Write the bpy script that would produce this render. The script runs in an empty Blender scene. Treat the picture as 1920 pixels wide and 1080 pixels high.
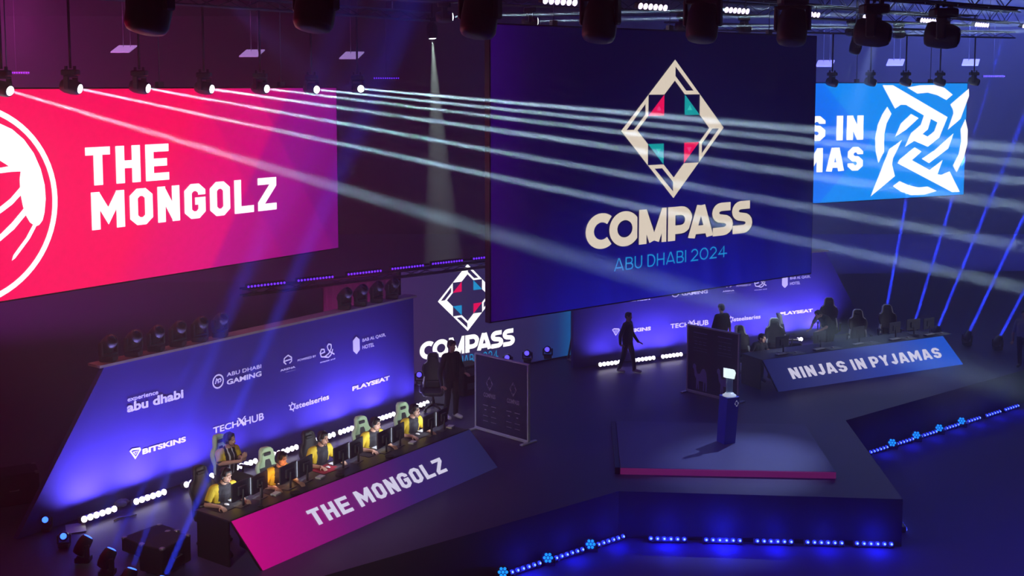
import bpy, bmesh, math, random
from mathutils import Vector, Matrix
from mathutils.geometry import tessellate_polygon
random.seed(7)
S = bpy.context.scene
COL = S.collection
R = math.radians
PI = math.pi

# ------------------------------------------------------------------ camera, world, exposure
FPX, CAM_H, HORIZ = 2200.0, 8.0, 158.0
PITCH = R(5.35)
VP = HORIZ + FPX * math.tan(PITCH)
cam = bpy.data.objects.new('camera', bpy.data.cameras.new('camera'))
COL.objects.link(cam)
S.camera = cam
cam.location = (0, 0, CAM_H)
cam.rotation_euler = (R(90) - PITCH, 0, 0)
cam.data.sensor_width = 36
cam.data.lens = 36 * FPX / 1920
cam.data.shift_y = (VP - 540) / 1920
cam.data.clip_end = 300
w = bpy.data.worlds.new('hall_dark')
S.world = w
w.use_nodes = True
w.node_tree.nodes['Background'].inputs[0].default_value = (0.010, 0.008, 0.03, 1)
w.node_tree.nodes['Background'].inputs[1].default_value = 0.02
vs = S.view_settings
vs.view_transform = 'Standard'
vs.look = 'None'
vs.exposure = 0.0
vs.gamma = 1.0
vs.use_curve_mapping = False
S.cycles.max_bounces = 4
S.cycles.volume_bounces = 0

# ------------------------------------------------------------------ dais washes and added fill lights
def spot(name, p, t, watt, deg, col, blend=0.5, size=0.05, parent=None):
    l = bpy.data.lights.new(name, 'SPOT')
    l.energy = watt
    l.spot_size = R(deg)
    l.spot_blend = blend
    l.color = col
    l.shadow_soft_size = size
    o = bpy.data.objects.new(name, l)
    COL.objects.link(o)
    o.location = p
    o.rotation_euler = (Vector(t) - Vector(p)).to_track_quat('-Z', 'Y').to_euler()
    return o
def glow(name, p, watt, col, size=0.012):
    l = bpy.data.lights.new(name, 'POINT')
    l.energy = watt
    l.color = col
    l.shadow_soft_size = size
    o = bpy.data.objects.new(name, l)
    COL.objects.link(o)
    o.location = p
    return o
def beam(name, p, t, watt, size, deg, col):
    # a parallel-beam lamp: a disc the size of the lens with a very narrow spread
    l = bpy.data.lights.new(name, 'AREA')
    l.shape = 'DISK'
    l.size = size
    l.energy = watt
    l.color = col
    l.spread = R(deg)
    o = bpy.data.objects.new(name, l)
    COL.objects.link(o)
    o.location = p
    o.rotation_euler = (Vector(t) - Vector(p)).to_track_quat('-Z', 'Y').to_euler()
    return o
def area(name, p, t, watt, sx, sy, col, spread=180):
    l = bpy.data.lights.new(name, 'AREA')
    l.shape = 'RECTANGLE'
    l.size, l.size_y = sx, sy
    l.energy = watt
    l.color = col
    l.spread = R(spread)
    o = bpy.data.objects.new(name, l)
    COL.objects.link(o)
    o.location = p
    o.rotation_euler = (Vector(t) - Vector(p)).to_track_quat('-Z', 'Y').to_euler()
    return o
# two washes over the dais, then two unseen key spots added for the desks
spot('wash_spot', (9.3, 30.2, 9.2), (4.9, 24.1, 0.1), 6000, 19, (0.36, 0.48, 1.0), 1.0, 0.10)
spot('wash_spot', (-4.2, 17.6, 9.2), (5.0, 25.4, 0.1), 2000, 22, (0.26, 0.18, 1.0), 0.8, 0.12)
spot('wash_spot', (-7.0, 6.0, 11.2), (-3.6, 21.6, 0.9), 4600, 24, (1.0, 0.92, 0.86), 0.9, 0.15)  # key spot added out of view to brighten the left players
spot('wash_spot', (27.0, 20.0, 10.5), (10.0, 32.5, 0.9), 8000, 18, (0.75, 0.80, 1.0), 0.9, 0.15)  # key spot added out of view to brighten the right desk
# large unseen area lights added under the roof to tint haze and stage
area('colour_fill', (-20, 34, 11.9), (-26, 60, 1), 7500, 12, 6, (0.55, 0.05, 0.42), 130)
area('colour_fill', (0, 27, 11.9), (1, 26, 0), 110, 10, 8, (0.18, 0.07, 0.95), 90)
area('colour_fill', (24, 44, 11.9), (22, 70, 9.5), 12000, 18, 3, (0.12, 0.17, 0.95), 90)
area('colour_fill', (14, 18, 11.9), (14, 20, 0), 650, 10, 8, (0.10, 0.09, 0.95), 90)

# ------------------------------------------------------------------ helpers
def lin(r, g, b):
    f = lambda c: (c / 255 / 12.92) if c <= 10 else ((c / 255 + 0.055) / 1.055) ** 2.4
    return (f(r), f(g), f(b))
MATS = {}
def mat(name, col=(0.1, 0.1, 0.1), rough=0.6, metal=0.0, emit=None, power=0.0, noise=0.0, scale=8.0, trans=0.0, sample=False):
    if name in MATS:
        return MATS[name]
    m = bpy.data.materials.new(name)
    m.use_nodes = True
    nt = m.node_tree
    b = nt.nodes['Principled BSDF']
    b.inputs['Base Color'].default_value = (*col, 1)
    b.inputs['Roughness'].default_value = rough
    b.inputs['Metallic'].default_value = metal
    if trans:
        b.inputs['Transmission Weight'].default_value = trans
    if noise:
        tc = nt.nodes.new('ShaderNodeTexCoord')
        n = nt.nodes.new('ShaderNodeTexNoise')
        n.inputs['Scale'].default_value = scale
        n.inputs['Detail'].default_value = 4
        mx = nt.nodes.new('ShaderNodeMix')
        mx.data_type = 'RGBA'
        mx.inputs[6].default_value = (*[c * (1 - noise) for c in col], 1)
        mx.inputs[7].default_value = (*[min(1, c * (1 + noise)) for c in col], 1)
        nt.links.new(tc.outputs['Object'], n.inputs['Vector'])
        nt.links.new(n.outputs['Fac'], mx.inputs[0])
        nt.links.new(mx.outputs[2], b.inputs['Base Color'])
    if emit:
        b.inputs['Emission Color'].default_value = (*emit, 1)
        b.inputs['Emission Strength'].default_value = power
        if not sample:
            m.cycles.emission_sampling = 'NONE'
    MATS[name] = m
    return m

C0 = Vector((0, 0, CAM_H))
def ray(u, v):
    x, y = (u - 960) / FPX, -(v - VP) / FPX
    c, s = math.cos(PITCH), math.sin(PITCH)
    return Vector((x, c + y * s, -s + y * c))
def atz(u, v, z):
    r = ray(u, v)
    return C0 + r * ((z - CAM_H) / r.z)
def aty(u, v, y):
    r = ray(u, v)
    return C0 + r * (y / r.y)

class Plane:
    """A plane in the hall with two in-plane axes; uv() finds where a sight line meets it."""
    def __init__(self, o, ex, ey):
        self.o, self.ex, self.ey = Vector(o), Vector(ex), Vector(ey)
        self.n = self.ex.cross(self.ey).normalized()
        if self.n.dot(C0 - self.o) < 0:
            self.n = -self.n
    def w(self, a, b, q=0.0):
        return self.o + self.ex * a + self.ey * b + self.n * q
    def uv(self, u, v):
        r = ray(u, v)
        t = (self.o - C0).dot(self.n) / r.dot(self.n)
        p = C0 + r * t - self.o
        xx, yy, xy = self.ex.dot(self.ex), self.ey.dot(self.ey), self.ex.dot(self.ey)
        px, py = p.dot(self.ex), p.dot(self.ey)
        d = xx * yy - xy * xy
        return ((px * yy - py * xy) / d, (py * xx - px * xy) / d)
    def shifted(self, q):
        return Plane(self.o + self.n * q, self.ex, self.ey)
AL, AC, AR = R(35.9), R(52.3), R(62.9)
def dirs(a):
    return Vector((math.sin(a), math.cos(a), 0)), Vector((math.cos(a), -math.sin(a), 0))
def vplane(p, a):
    return Plane((p[0], p[1], 0), dirs(a)[0], (0, 0, 1))

class MB:
    """Collects simple solids into one mesh."""
    def __init__(self):
        self.v, self.f, self.mi, self.sm = [], [], [], []
    def add(self, vs, fs, mi=0, smooth=False, M=None):
        b = len(self.v)
        self.v += [(M @ Vector(p)) if M else Vector(p) for p in vs]
        for f in fs:
            self.f.append([b + i for i in f])
            self.mi.append(mi)
            self.sm.append(smooth)
        return self
    def box(self, c, s, mi=0, M=None, taper=1.0):
        x, y, z = s[0] / 2, s[1] / 2, s[2] / 2
        t = taper
        vs = [(-x, -y, -z), (x, -y, -z), (x, y, -z), (-x, y, -z), (-x * t, -y * t, z), (x * t, -y * t, z), (x * t, y * t, z), (-x * t, y * t, z)]
        vs = [(p[0] + c[0], p[1] + c[1], p[2] + c[2]) for p in vs]
        return self.add(vs, [(3, 2, 1, 0), (4, 5, 6, 7), (0, 1, 5, 4), (1, 2, 6, 5), (2, 3, 7, 6), (3, 0, 4, 7)], mi, False, M)
    def rbox(self, c, s, r=0.02, mi=0, M=None):
        """box with rounded vertical-profile edges"""
        x, y, z = s[0] / 2, s[1] / 2, s[2] / 2
        r = min(r, x * .9, y * .9, z * .9)
        prof = [(-z, r), (-z + r * .3, r * .3), (-z + r, 0), (z - r, 0), (z - r * .3, r * .3), (z, r)]
        vs, fs = [], []
        for h, i in prof:
            a, b = x - i, y - i
            k = r
            vs += [(c[0] + px, c[1] + py, c[2] + h) for px, py in ((-a + k, -b), (a - k, -b), (a, -b + k), (a, b - k), (a - k, b), (-a + k, b), (-a, b - k), (-a, -b + k))]
        for j in range(len(prof) - 1):
            for i in range(8):
                fs.append((j * 8 + i, j * 8 + (i + 1) % 8, j * 8 + 8 + (i + 1) % 8, j * 8 + 8 + i))
        fs.append(tuple(range(7, -1, -1)))
        fs.append(tuple(len(vs) - 8 + i for i in range(8)))
        return self.add(vs, fs, mi, False, M)
    def tube(self, pts, r, seg=8, mi=0, M=None, closed=False, cap=True):
        pts = [Vector(p) for p in pts]
        n = len(pts)
        rs = r if isinstance(r, (list, tuple)) else [r] * n
        vs, fs = [], []
        up0 = None
        for i, p in enumerate(pts):
            a = pts[(i - 1) % n] if (closed or i) else p
            b = pts[(i + 1) % n] if (closed or i < n - 1) else p
            t = (b - a).normalized()
            if up0 is None:
                up0 = Vector((0, 0, 1)) if abs(t.z) < .9 else Vector((1, 0, 0))
            x = up0 - t * up0.dot(t)
            if x.length < 1e-4:
                x = t.orthogonal()
            x.normalize()
            up0 = x
            y = t.cross(x)
            for k in range(seg):
                an = 2 * PI * k / seg
                vs.append(p + (x * math.cos(an) + y * math.sin(an)) * rs[i])
        m = n if closed else n - 1
        for i in range(m):
            for k in range(seg):
                j = (i + 1) % n
                fs.append((i * seg + k, i * seg + (k + 1) % seg, j * seg + (k + 1) % seg, j * seg + k))
        if cap and not closed:
            fs.append(tuple(range(seg - 1, -1, -1)))
            fs.append(tuple((n - 1) * seg + k for k in range(seg)))
        return self.add(vs, fs, mi, True, M)
    def lathe(self, prof, seg=20, mi=0, M=None, smooth=True):
        """profile of (radius, z) turned about local z"""
        vs, fs = [], []
        for r, z in prof:
            vs += [(r * math.cos(2 * PI * k / seg), r * math.sin(2 * PI * k / seg), z) for k in range(seg)]
        for j in range(len(prof) - 1):
            for k in range(seg):
                fs.append((j * seg + k, j * seg + (k + 1) % seg, j * seg + seg + (k + 1) % seg, j * seg + seg + k))
        fs.append(tuple(range(seg - 1, -1, -1)))
        fs.append(tuple((len(prof) - 1) * seg + k for k in range(seg)))
        return self.add(vs, fs, mi, smooth, M)
    def capsule(self, a, b, r0, r1, seg=12, mi=0):
        a, b = Vector(a), Vector(b)
        t = b - a
        if t.length < 1e-5:
            t = Vector((0, 0, 1e-4))
        L = t.length
        q = t.normalized().to_track_quat('Z', 'Y').to_matrix().to_4x4()
        M = Matrix.Translation(a) @ q
        prof = []
        for i in range(5):
            an = PI / 2 * (1 - i / 4.0)
            prof.append((max(r0 * math.cos(an), 1e-4), -r0 * math.sin(an)))
        for i in range(5):
            an = PI / 2 * i / 4.0
            prof.append((max(r1 * math.cos(an), 1e-4), L + r1 * math.sin(an)))
        return self.lathe(prof, seg, mi, M)
    def ell(self, c, r, mi=0, M=None):
        prof = []
        for i in range(9):
            an = -PI / 2 + PI * i / 8
            prof.append((max(math.cos(an), 1e-3), math.sin(an)))
        T = Matrix.Translation(Vector(c)) @ Matrix.Diagonal((r[0], r[1], r[2], 1))
        return self.lathe(prof, 14, mi, (M @ T) if M else T)
    def prism(self, poly, z0, z1, mi=0, M=None):
        """polygon in local xy between z0 and z1"""
        n = len(poly)
        vs = [(x, y, z0) for x, y in poly] + [(x, y, z1) for x, y in poly]
        tri = tessellate_polygon([[Vector((x, y, 0)) for x, y in poly]])
        fs = [tuple(n + i for i in t) for t in tri] + [tuple(reversed(t)) for t in tri]
        fs += [(i, (i + 1) % n, n + (i + 1) % n, n + i) for i in range(n)]
        return self.add(vs, fs, mi, False, M)
    def flat(self, plane, loops, q=0.01, mi=0):
        """flat figure (outer loop + holes) printed on a plane, raised by q"""
        allp = [p for l in loops for p in l]
        tri = tessellate_polygon([[Vector((x, y, 0)) for x, y in l] for l in loops])
        return self.add([plane.w(x, y, q) for x, y in allp], [tuple(t) for t in tri], mi)
    def build(self, name, mats, parent=None, world=True):
        me = bpy.data.meshes.new(name)
        vs = self.v
        if parent is not None and world:
            Mi = (Matrix.Translation(parent.location) @ parent.rotation_euler.to_matrix().to_4x4()).inverted()
            vs = [Mi @ v for v in vs]
        me.from_pydata([tuple(v) for v in vs], [], self.f)
        for m in (mats if isinstance(mats, (list, tuple)) else [mats]):
            me.materials.append(m)
        me.polygons.foreach_set('material_index', self.mi)
        me.polygons.foreach_set('use_smooth', self.sm)
        me.validate()
        bm = bmesh.new()
        bm.from_mesh(me)
        bmesh.ops.recalc_face_normals(bm, faces=bm.faces)
        bm.to_mesh(me)
        bm.free()
        o = bpy.data.objects.new(name, me)
        COL.objects.link(o)
        if parent is not None:
            o.parent = parent
        return o

def tag(o, label=None, cat=None, group=None, kind=None):
    if label: o['label'] = label
    if cat: o['category'] = cat
    if group: o['group'] = group
    if kind: o['kind'] = kind
    return o
def thing(name, label, cat, loc=(0, 0, 0), rotz=0.0, group=None):
    o = bpy.data.objects.new(name, None)
    o.empty_display_size = 0.2
    COL.objects.link(o)
    o.location = loc
    o.rotation_euler = (0, 0, rotz)
    return tag(o, label, cat, group)
KIDS = {}
def kids(o):
    return [c for c in COL.objects if c.parent == o]
def copy_tree(o, parent=None):
    c = o.copy()
    COL.objects.link(c)
    if parent is not None:
        c.parent = parent
    for ch in kids(o):
        copy_tree(ch, c)
    return c
def dup(o, label, loc, rotz=None, group=None):
    c = copy_tree(o)
    c.location = loc
    if rotz is not None:
        c.rotation_euler = (0, 0, rotz)
    c['label'] = label
    if group: c['group'] = group
    return c
ORD = ['first', 'second', 'third', 'fourth', 'fifth', 'sixth', 'seventh', 'eighth', 'ninth', 'tenth', 'eleventh', 'twelfth']

# ------------------------------------------------------------------ lettering
def stroke(pts, t, closed=False):
    """polyline of width t with mitred joints -> (verts, faces)"""
    P = []
    for p in pts:
        if not P or (P[-1] - Vector((p[0], p[1]))).length > 1e-4:
            P.append(Vector((p[0], p[1])))
    n = len(P)
    vs, fs = [], []
    for i in range(n):
        a = P[i - 1] if (closed or i) else None
        b = P[(i + 1) % n] if (closed or i < n - 1) else None
        d1 = (P[i] - a).normalized() if a is not None else None
        d2 = (b - P[i]).normalized() if b is not None else None
        if d1 is None: d1 = d2
        if d2 is None: d2 = d1
        n1, n2 = Vector((-d1.y, d1.x)), Vector((-d2.y, d2.x))
        m = n1 + n2
        m = m.normalized() if m.length > 1e-5 else n1
        k = t / 2 / max(0.35, m.dot(n1))
        vs += [P[i] + m * k, P[i] - m * k]
    for i in range(n if closed else n - 1):
        j = (i + 1) % n
        fs.append((2 * i, 2 * i + 1, 2 * j + 1, 2 * j))
    return vs, fs
def arc(cx, cy, rx, ry, a0, a1, n=10):
    return [(cx + rx * math.cos(R(a0 + (a1 - a0) * i / n)), cy + ry * math.sin(R(a0 + (a1 - a0) * i / n))) for i in range(n + 1)]
def block_glyph(ch, w, t):
    """heavy condensed capitals with cut corners, height 1: list of (points, closed)"""
    h = t / 2
    l, r, b, u = h, w - h, h, 1 - h
    c = 0.12
    m = 0.5
    ring = [(l + c, b), (r - c, b), (r, b + c), (r, u - c), (r - c, u), (l + c, u), (l, u - c), (l, b + c)]
    G = {
        'T': [([(0, u), (w, u)], 0), ([(w / 2, 0), (w / 2, u)], 0)],
        'H': [([(l, 0), (l, 1)], 0), ([(r, 0), (r, 1)], 0), ([(l, m), (r, m)], 0)],
        'E': [([(w, u), (l, u), (l, b), (w, b)], 0), ([(l, m), (w * .92, m)], 0)],
        'M': [([(l, 0), (l, 1)], 0), ([(r, 0), (r, 1)], 0), ([(l * 1.1, .93), (w / 2, .34), (r - l * .1, .93)], 0)],
        'O': [(ring, 1)],
        'N': [([(l, 0), (l, 1)], 0), ([(r, 0), (r, 1)], 0), ([(l, .93), (r, .07)], 0)],
        'G': [([(r, u - c - .1), (r, u - c), (r - c, u), (l + c, u), (l, u - c), (l, b + c), (l + c, b), (r - c, b), (r, b + c), (r, m), (w * .5, m)], 0)],
        'L': [([(l, 1), (l, b), (w, b)], 0)],
        'Z': [([(0, u), (r, u), (r, u - .12), (l, b + .12), (l, b), (w, b)], 0)],
        'I': [([(w / 2, 0), (w / 2, 1)], 0)],
        'J': [([(r, 1), (r, b + c), (r - c, b), (l + c, b), (l, b + c), (l, .3)], 0)],
        'A': [([(h * .9, 0), (w / 2 - h * .35, 1)], 0), ([(w - h * .9, 0), (w / 2 + h * .35, 1)], 0), ([(w * .25, .27), (w * .75, .27)], 0), ([(w / 2 - h * .5, u + h * .1), (w / 2 + h * .5, u + h * .1)], 0)],
        'S': [([(r, u - c - .08), (r, u - c), (r - c, u), (l + c, u), (l, u - c), (l, m + c), (l + c, m), (r - c, m), (r, m - c), (r, b + c), (r - c, b), (l + c, b), (l, b + c), (l, b + c + .08)], 0)],
        'P': [([(l, 0), (l, u), (r - c, u), (r, u - c), (r, .42 + c), (r - c, .42), (l, .42)], 0)],
        'Y': [([(w / 2, 0), (w / 2, .45)], 0), ([(h * .8, 1), (w / 2, .45)], 0), ([(w - h * .8, 1), (w / 2, .45)], 0)],
    }
    return G[ch]
BW = {'I': 0.22, 'M': 0.82, 'T': 0.58, 'A': 0.68, 'Y': 0.60, ' ': 0.26, 'J': 0.48}
def block_text(s, t=0.21, gap=0.13):
    """-> list of glyph meshes (verts, faces), total width"""
    out, x = [], 0.0
    for ch in s:
        wd = BW.get(ch, 0.60)
        if ch == 'J' and x: x -= 0.14 if s[s.index(ch) - 1] == 'Y' else 0.0
        if ch != ' ':
            for pts, cl in block_glyph(ch, wd, t):
                v, f = stroke(pts, t, bool(cl))
                out.append(([(p[0] + x, p[1]) for p in v], f))
        x += wd + (gap if ch != ' ' else 0)
    return out, x - gap
def put_text(mb, glyphs, width, plane, x0, y0, x1, y1, q=0.012, mi=0):
    for j, (v, f) in enumerate(glyphs):
        mb.add([plane.w(x0 + p[0] / width * (x1 - x0), y0 + min(1, max(0, p[1])) * (y1 - y0), q + .0007 * (j % 4)) for p in v], f, mi)
ROUND = {}
def round_glyph(ch, t):
    """wide rounded capitals and figures, height 1 -> (list of (pts, closed), width)"""
    h = t / 2
    u = 1 - h
    if ch == 'C': return [(arc(.5, .5, .5 - h, .5 - h, 50, 310, 20), 0)], .78
    if ch == 'O' : return [(arc(.5, .5, .5 - h, .5 - h, 0, 351, 39), 1)], 1.0
    if ch == '0': return [(arc(.45, .5, .45 - h, .5 - h, 0, 350, 35), 1)], .9
    if ch == 'M': return [([(h, 0), (h, 1)], 0), ([(1.02 - h, 0), (1.02 - h, 1)], 0), ([(h * 1.0, .97), (.47, .06)], 0), ([(1.02 - h * 1.0, .97), (.55, .06)], 0), ([(.36, h * .42), (.66, h * .42)], 0)][:4], 1.02
    if ch == 'P': return [([(h, 0), (h, u), (.45, u)] + arc(.45, .66 - h * .5, .30 - h * .2, .34 - h * .5, 90, -90, 10) + [(h, .32)], 0)], .75
    if ch == 'A': return [([(h * .9, 0), (.43, 1)], 0), ([(.9 - h * .9, 0), (.47, 1)], 0), ([(.2, .25), (.7, .25)], 0)], .9
    if ch == 'S': return [([(.68, u), (.34, u)] + arc(.34, .76 - h * .52, .34 - h, .24 - h * .48, 90, 270, 8) + [(.42, .5)] + arc(.42, .25 + h * .5, .36 - h, .25 - h * .5, 90, -90, 8) + [(.03, h)], 0)], .78
    if ch == 'B': return [([(h, h), (h, u), (.4, u)] + arc(.4, .75 - h / 2, .22, .25 - h / 2, 90, -90, 8) + [(h, .5)], 0), ([(.4, .5)] + arc(.42, .25 + h / 2, .26, .25 - h / 2, 90, -90, 8) + [(h, h)], 0)], .7
    if ch == 'U': return [([(h, 1), (h, .34)] + arc(.36, .34, .36 - h, .34 - h, 180, 360, 10) + [(.72 - h, 1)], 0)], .72
    if ch == 'D': return [([(h, h), (h, u), (.34, u)] + arc(.34, .5, .42 - h, .5 - h, 90, -90, 12) + [(h, h)], 0)], .76
    if ch == 'H': return [([(h, 0), (h, 1)], 0), ([(.74 - h, 0), (.74 - h, 1)], 0), ([(h, .5), (.74 - h, .5)], 0)], .74
    if ch == 'I': return [([(h, 0), (h, 1)], 0)], t
    if ch == '2': return [(arc(.36, .66, .36 - h, .34 - h, 165, -30, 12) + [(h, h), (.74, h)], 0)], .74
    if ch == '4': return [([(.60, 0), (.60, 1), (h, .30), (.95, .30)], 0)], .95
    return [], .35
def round_text(s, t, gap):
    out, x = [], 0.0
    for ch in s:
        g, wd = round_glyph(ch, t)
        out.append((x, g))
        x += wd + (gap if ch != ' ' else 0)
    return out, x - gap
def put_round(mb, s, t, gap, plane, x0, y0, x1, y1, q=0.012, mi=0, outline=0.0, omi=1):
    gl, wd = round_text(s, t, gap)
    for k, (x, g) in enumerate(gl):
        qq = q + k * 0.009 * (1 if outline else 0)
        for ww, m_, dq in ([(t + outline, omi, 0.0)] if outline and k else []) + [(t, mi, 0.002)]:
            for j, (pts, cl) in enumerate(g):
                v, f = stroke(pts, ww, bool(cl))
                mb.add([plane.w(x0 + (p[0] + x) / wd * (x1 - x0), y0 + min(1, max(0, p[1])) * (y1 - y0), qq + dq * 2 + .0008 * j) for p in v], f, m_)
FONT_CACHE = {}
def font_shape(s, bold=0.0, shear=0.0):
    k = (s, bold, shear)
    if k not in FONT_CACHE:
        cu = bpy.data.curves.new('lettering', 'FONT')
        cu.body = s
        cu.offset = bold
        cu.shear = shear
        cu.resolution_u = 3
        o = bpy.data.objects.new('lettering', cu)
        COL.objects.link(o)
        dg = bpy.context.evaluated_depsgraph_get()
        me = bpy.data.meshes.new_from_object(o.evaluated_get(dg))
        v = [(p.co.x, p.co.y) for p in me.vertices]
        f = [tuple(p.vertices) for p in me.polygons]
        bpy.data.objects.remove(o)
        bpy.data.curves.remove(cu)
        bpy.data.meshes.remove(me)
        x0, x1 = min(p[0] for p in v), max(p[0] for p in v)
        y0, y1 = min(p[1] for p in v), max(p[1] for p in v)
        FONT_CACHE[k] = ([((p[0] - x0) / (x1 - x0), (p[1] - y0) / (y1 - y0)) for p in v], f)
    return FONT_CACHE[k]
def put_font(mb, s, plane, x0, y0, x1, y1, q=0.012, mi=0, bold=0.0, shear=0.0):
    v, f = font_shape(s, bold, shear)
    mb.add([plane.w(x0 + p[0] * (x1 - x0), y0 + p[1] * (y1 - y0), q) for p in v], f, mi)

# the diamond emblem, in units of its half width and half height
def rot4(pts, k):
    for _ in range(k):
        pts = [(y, -x) for x, y in pts]
    return pts
def put_emblem(mb, plane, cx, cy, rx, ry, q=0.012, mi=0, pink=1, teal=2, tri=True, lite=None):
    P = lambda pts: [(cx + x * rx, cy + y * ry) for x, y in pts]
    for k in range(4):
        mb.flat(plane, [P(rot4([(0, 1), (0, .70), (-.2, .5), (-.5, .5)], k))], q, mi)
        mb.flat(plane, [P(rot4([(0, 1), (.5, .5), (.2, .5), (0, .70)], k)), P(rot4([(.01, .90), (.37, .555), (.225, .555), (.01, .765)], k))], q, mi)
    if tri:
        for pts, m_ in (([(-.2, .5), (-.2, .2), (-.5, .2)], pink), ([(.2, .5), (.2, .2), (.5, .2)], teal),
                        ([(-.5, -.2), (-.2, -.2), (-.2, -.5)], teal), ([(.2, -.2), (.5, -.2), (.2, -.5)], pink)):
            mb.flat(plane, [P(pts)], q, m_)
            if lite is not None:
                gx, gy = sum(p[0] for p in pts) / 3, sum(p[1] for p in pts) / 3
                sg = 1 if gy > 0 else -1
                mb.flat(plane, [P([(gx - .05, gy - .03 * sg), (gx + .05, gy - .03 * sg), (gx, gy + .045 * sg)])], q + .003, lite + (0 if m_ == pink else 1))
# ------------------------------------------------------------------ materials
BLACK = mat('black_paint', (0.012, 0.012, 0.016), 0.5, noise=.3)
MATTE = mat('matte_black', (0.018, 0.018, 0.022), 0.8, noise=.3, scale=20)
FABRIC = mat('black_fabric', (0.02, 0.02, 0.028), 0.9, noise=.4, scale=60)
GREY = mat('grey_metal', (0.32, 0.34, 0.36), 0.35, 0.6, noise=.1)
ALU = mat('dull_aluminium', (0.30, 0.32, 0.34), 0.45, 0.7, noise=.15)
WHITE_P = mat('white_plastic', (0.75, 0.76, 0.78), 0.4)
LETTER = mat('screen_white', (0.02, 0.02, 0.02), 0.6, emit=(1.0, 0.97, 0.98), power=1.6)
CREAM = mat('screen_cream', (0.02, 0.02, 0.02), 0.6, emit=(0.93, 0.80, 0.66), power=0.95)
S_PINK = mat('screen_pink', (0.02, 0.02, 0.02), 0.6, emit=lin(255, 10, 95), power=1.0)
S_TEAL = mat('screen_teal', (0.02, 0.02, 0.02), 0.6, emit=lin(10, 170, 175), power=1.0)
S_PINK2 = mat('screen_light_pink', (0.02, 0.02, 0.02), 0.6, emit=lin(255, 70, 140), power=1.0)
S_TEAL2 = mat('screen_light_teal', (0.02, 0.02, 0.02), 0.6, emit=lin(60, 215, 205), power=1.0)
S_SKY = mat('screen_sky_blue', (0.02, 0.02, 0.02), 0.6, emit=lin(20, 160, 225), power=1.0)
S_NAVY = mat('screen_navy', (0.02, 0.02, 0.02), 0.6, emit=lin(4, 6, 70), power=1.0)
S_INDIGO = mat('screen_indigo', (0.02, 0.02, 0.02), 0.6, emit=lin(48, 38, 86), power=1.0)

def graded(name, build, power, sample=True):
    """a lit display whose picture is made by nodes; build(nt, x, y, z) returns a colour socket"""
    m = bpy.data.materials.new(name)
    m.use_nodes = True
    nt = m.node_tree
    b = nt.nodes['Principled BSDF']
    b.inputs['Base Color'].default_value = (0.01, 0.01, 0.012, 1)
    b.inputs['Roughness'].default_value = 0.5
    tc = nt.nodes.new('ShaderNodeTexCoord')
    sp = nt.nodes.new('ShaderNodeSeparateXYZ')
    nt.links.new(tc.outputs['Object'], sp.inputs[0])
    c = build(nt, sp.outputs[0], sp.outputs[1], sp.outputs[2])
    nt.links.new(c, b.inputs['Emission Color'])
    b.inputs['Emission Strength'].default_value = power
    m.cycles.emission_sampling = 'FRONT_BACK' if sample else 'NONE'
    return m
def nmath(nt, op, a, b=None, c=None):
    n = nt.nodes.new('ShaderNodeMath')
    n.operation = op
    for i, x in enumerate((a, b, c)):
        if x is None: continue
        if hasattr(x, 'is_linked'): nt.links.new(x, n.inputs[i])
        else: n.inputs[i].default_value = x
    return n.outputs[0]
def nramp(nt, fac, stops, interp='LINEAR'):
    n = nt.nodes.new('ShaderNodeValToRGB')
    n.color_ramp.interpolation = interp
    e = n.color_ramp.elements
    while len(e) < len(stops): e.new(0.5)
    for i, (p, c) in enumerate(stops):
        e[i].position = p
        e[i].color = (*c, 1)
    nt.links.new(fac, n.inputs[0])
    return n.outputs[0]
def nmix(nt, f, a, b, mode='MIX'):
    n = nt.nodes.new('ShaderNodeMix')
    n.data_type = 'RGBA'
    n.blend_type = mode
    for i, x in ((0, f), (6, a), (7, b)):
        if hasattr(x, 'is_linked'): nt.links.new(x, n.inputs[i])
        elif i == 0: n.inputs[0].default_value = x
        else: n.inputs[i].default_value = (*x, 1)
    return n.outputs[2]

# ------------------------------------------------------------------ the hall
def slab(name, c, s, m):
    o = MB().box(c, s).build(name, m)
    return tag(o, kind='structure')
HALLF = mat('hall_floor_paint', (0.12, 0.10, 0.26), 0.75, noise=.12, scale=.6)
DRAPE = mat('dark_drape', (0.055, 0.05, 0.065), 0.9, noise=.35, scale=1.5)
CEIL = mat('dark_ceiling', (0.05, 0.045, 0.055), 0.9, noise=.3, scale=.8)
slab('floor', (0, 32, -1.05), (90, 90, 0.2), HALLF)
slab('ceiling', (0, 32, 12.1), (90, 90, 0.2), CEIL)
slab('wall_back', (0, 70, 5.5), (90, 0.3, 13), DRAPE)
slab('wall_left', (-34, 32, 5.5), (0.3, 76, 13), DRAPE)
slab('wall_right', (40, 32, 5.5), (0.3, 76, 13), DRAPE)
# haze from the fog machines fills the whole hall
hz = MB().box((3, 32, 5.5), (92, 92, 14.0)).build('haze', [])
hm = bpy.data.materials.new('stage_haze')
hm.use_nodes = True
hm.node_tree.nodes.clear()
_o = hm.node_tree.nodes.new('ShaderNodeOutputMaterial')
_v = hm.node_tree.nodes.new('ShaderNodeVolumeScatter')
HAZE = 0.011
_v.inputs['Density'].default_value = HAZE
_v.inputs['Anisotropy'].default_value = 0.25
_v.inputs['Color'].default_value = (0.95, 0.95, 0.97, 1)
hm.node_tree.links.new(_v.outputs[0], _o.inputs['Volume'])
hz.data.materials.append(hm)
tag(hz, 'thin theatrical haze hanging through the whole hall', 'haze', kind='stuff')

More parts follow.
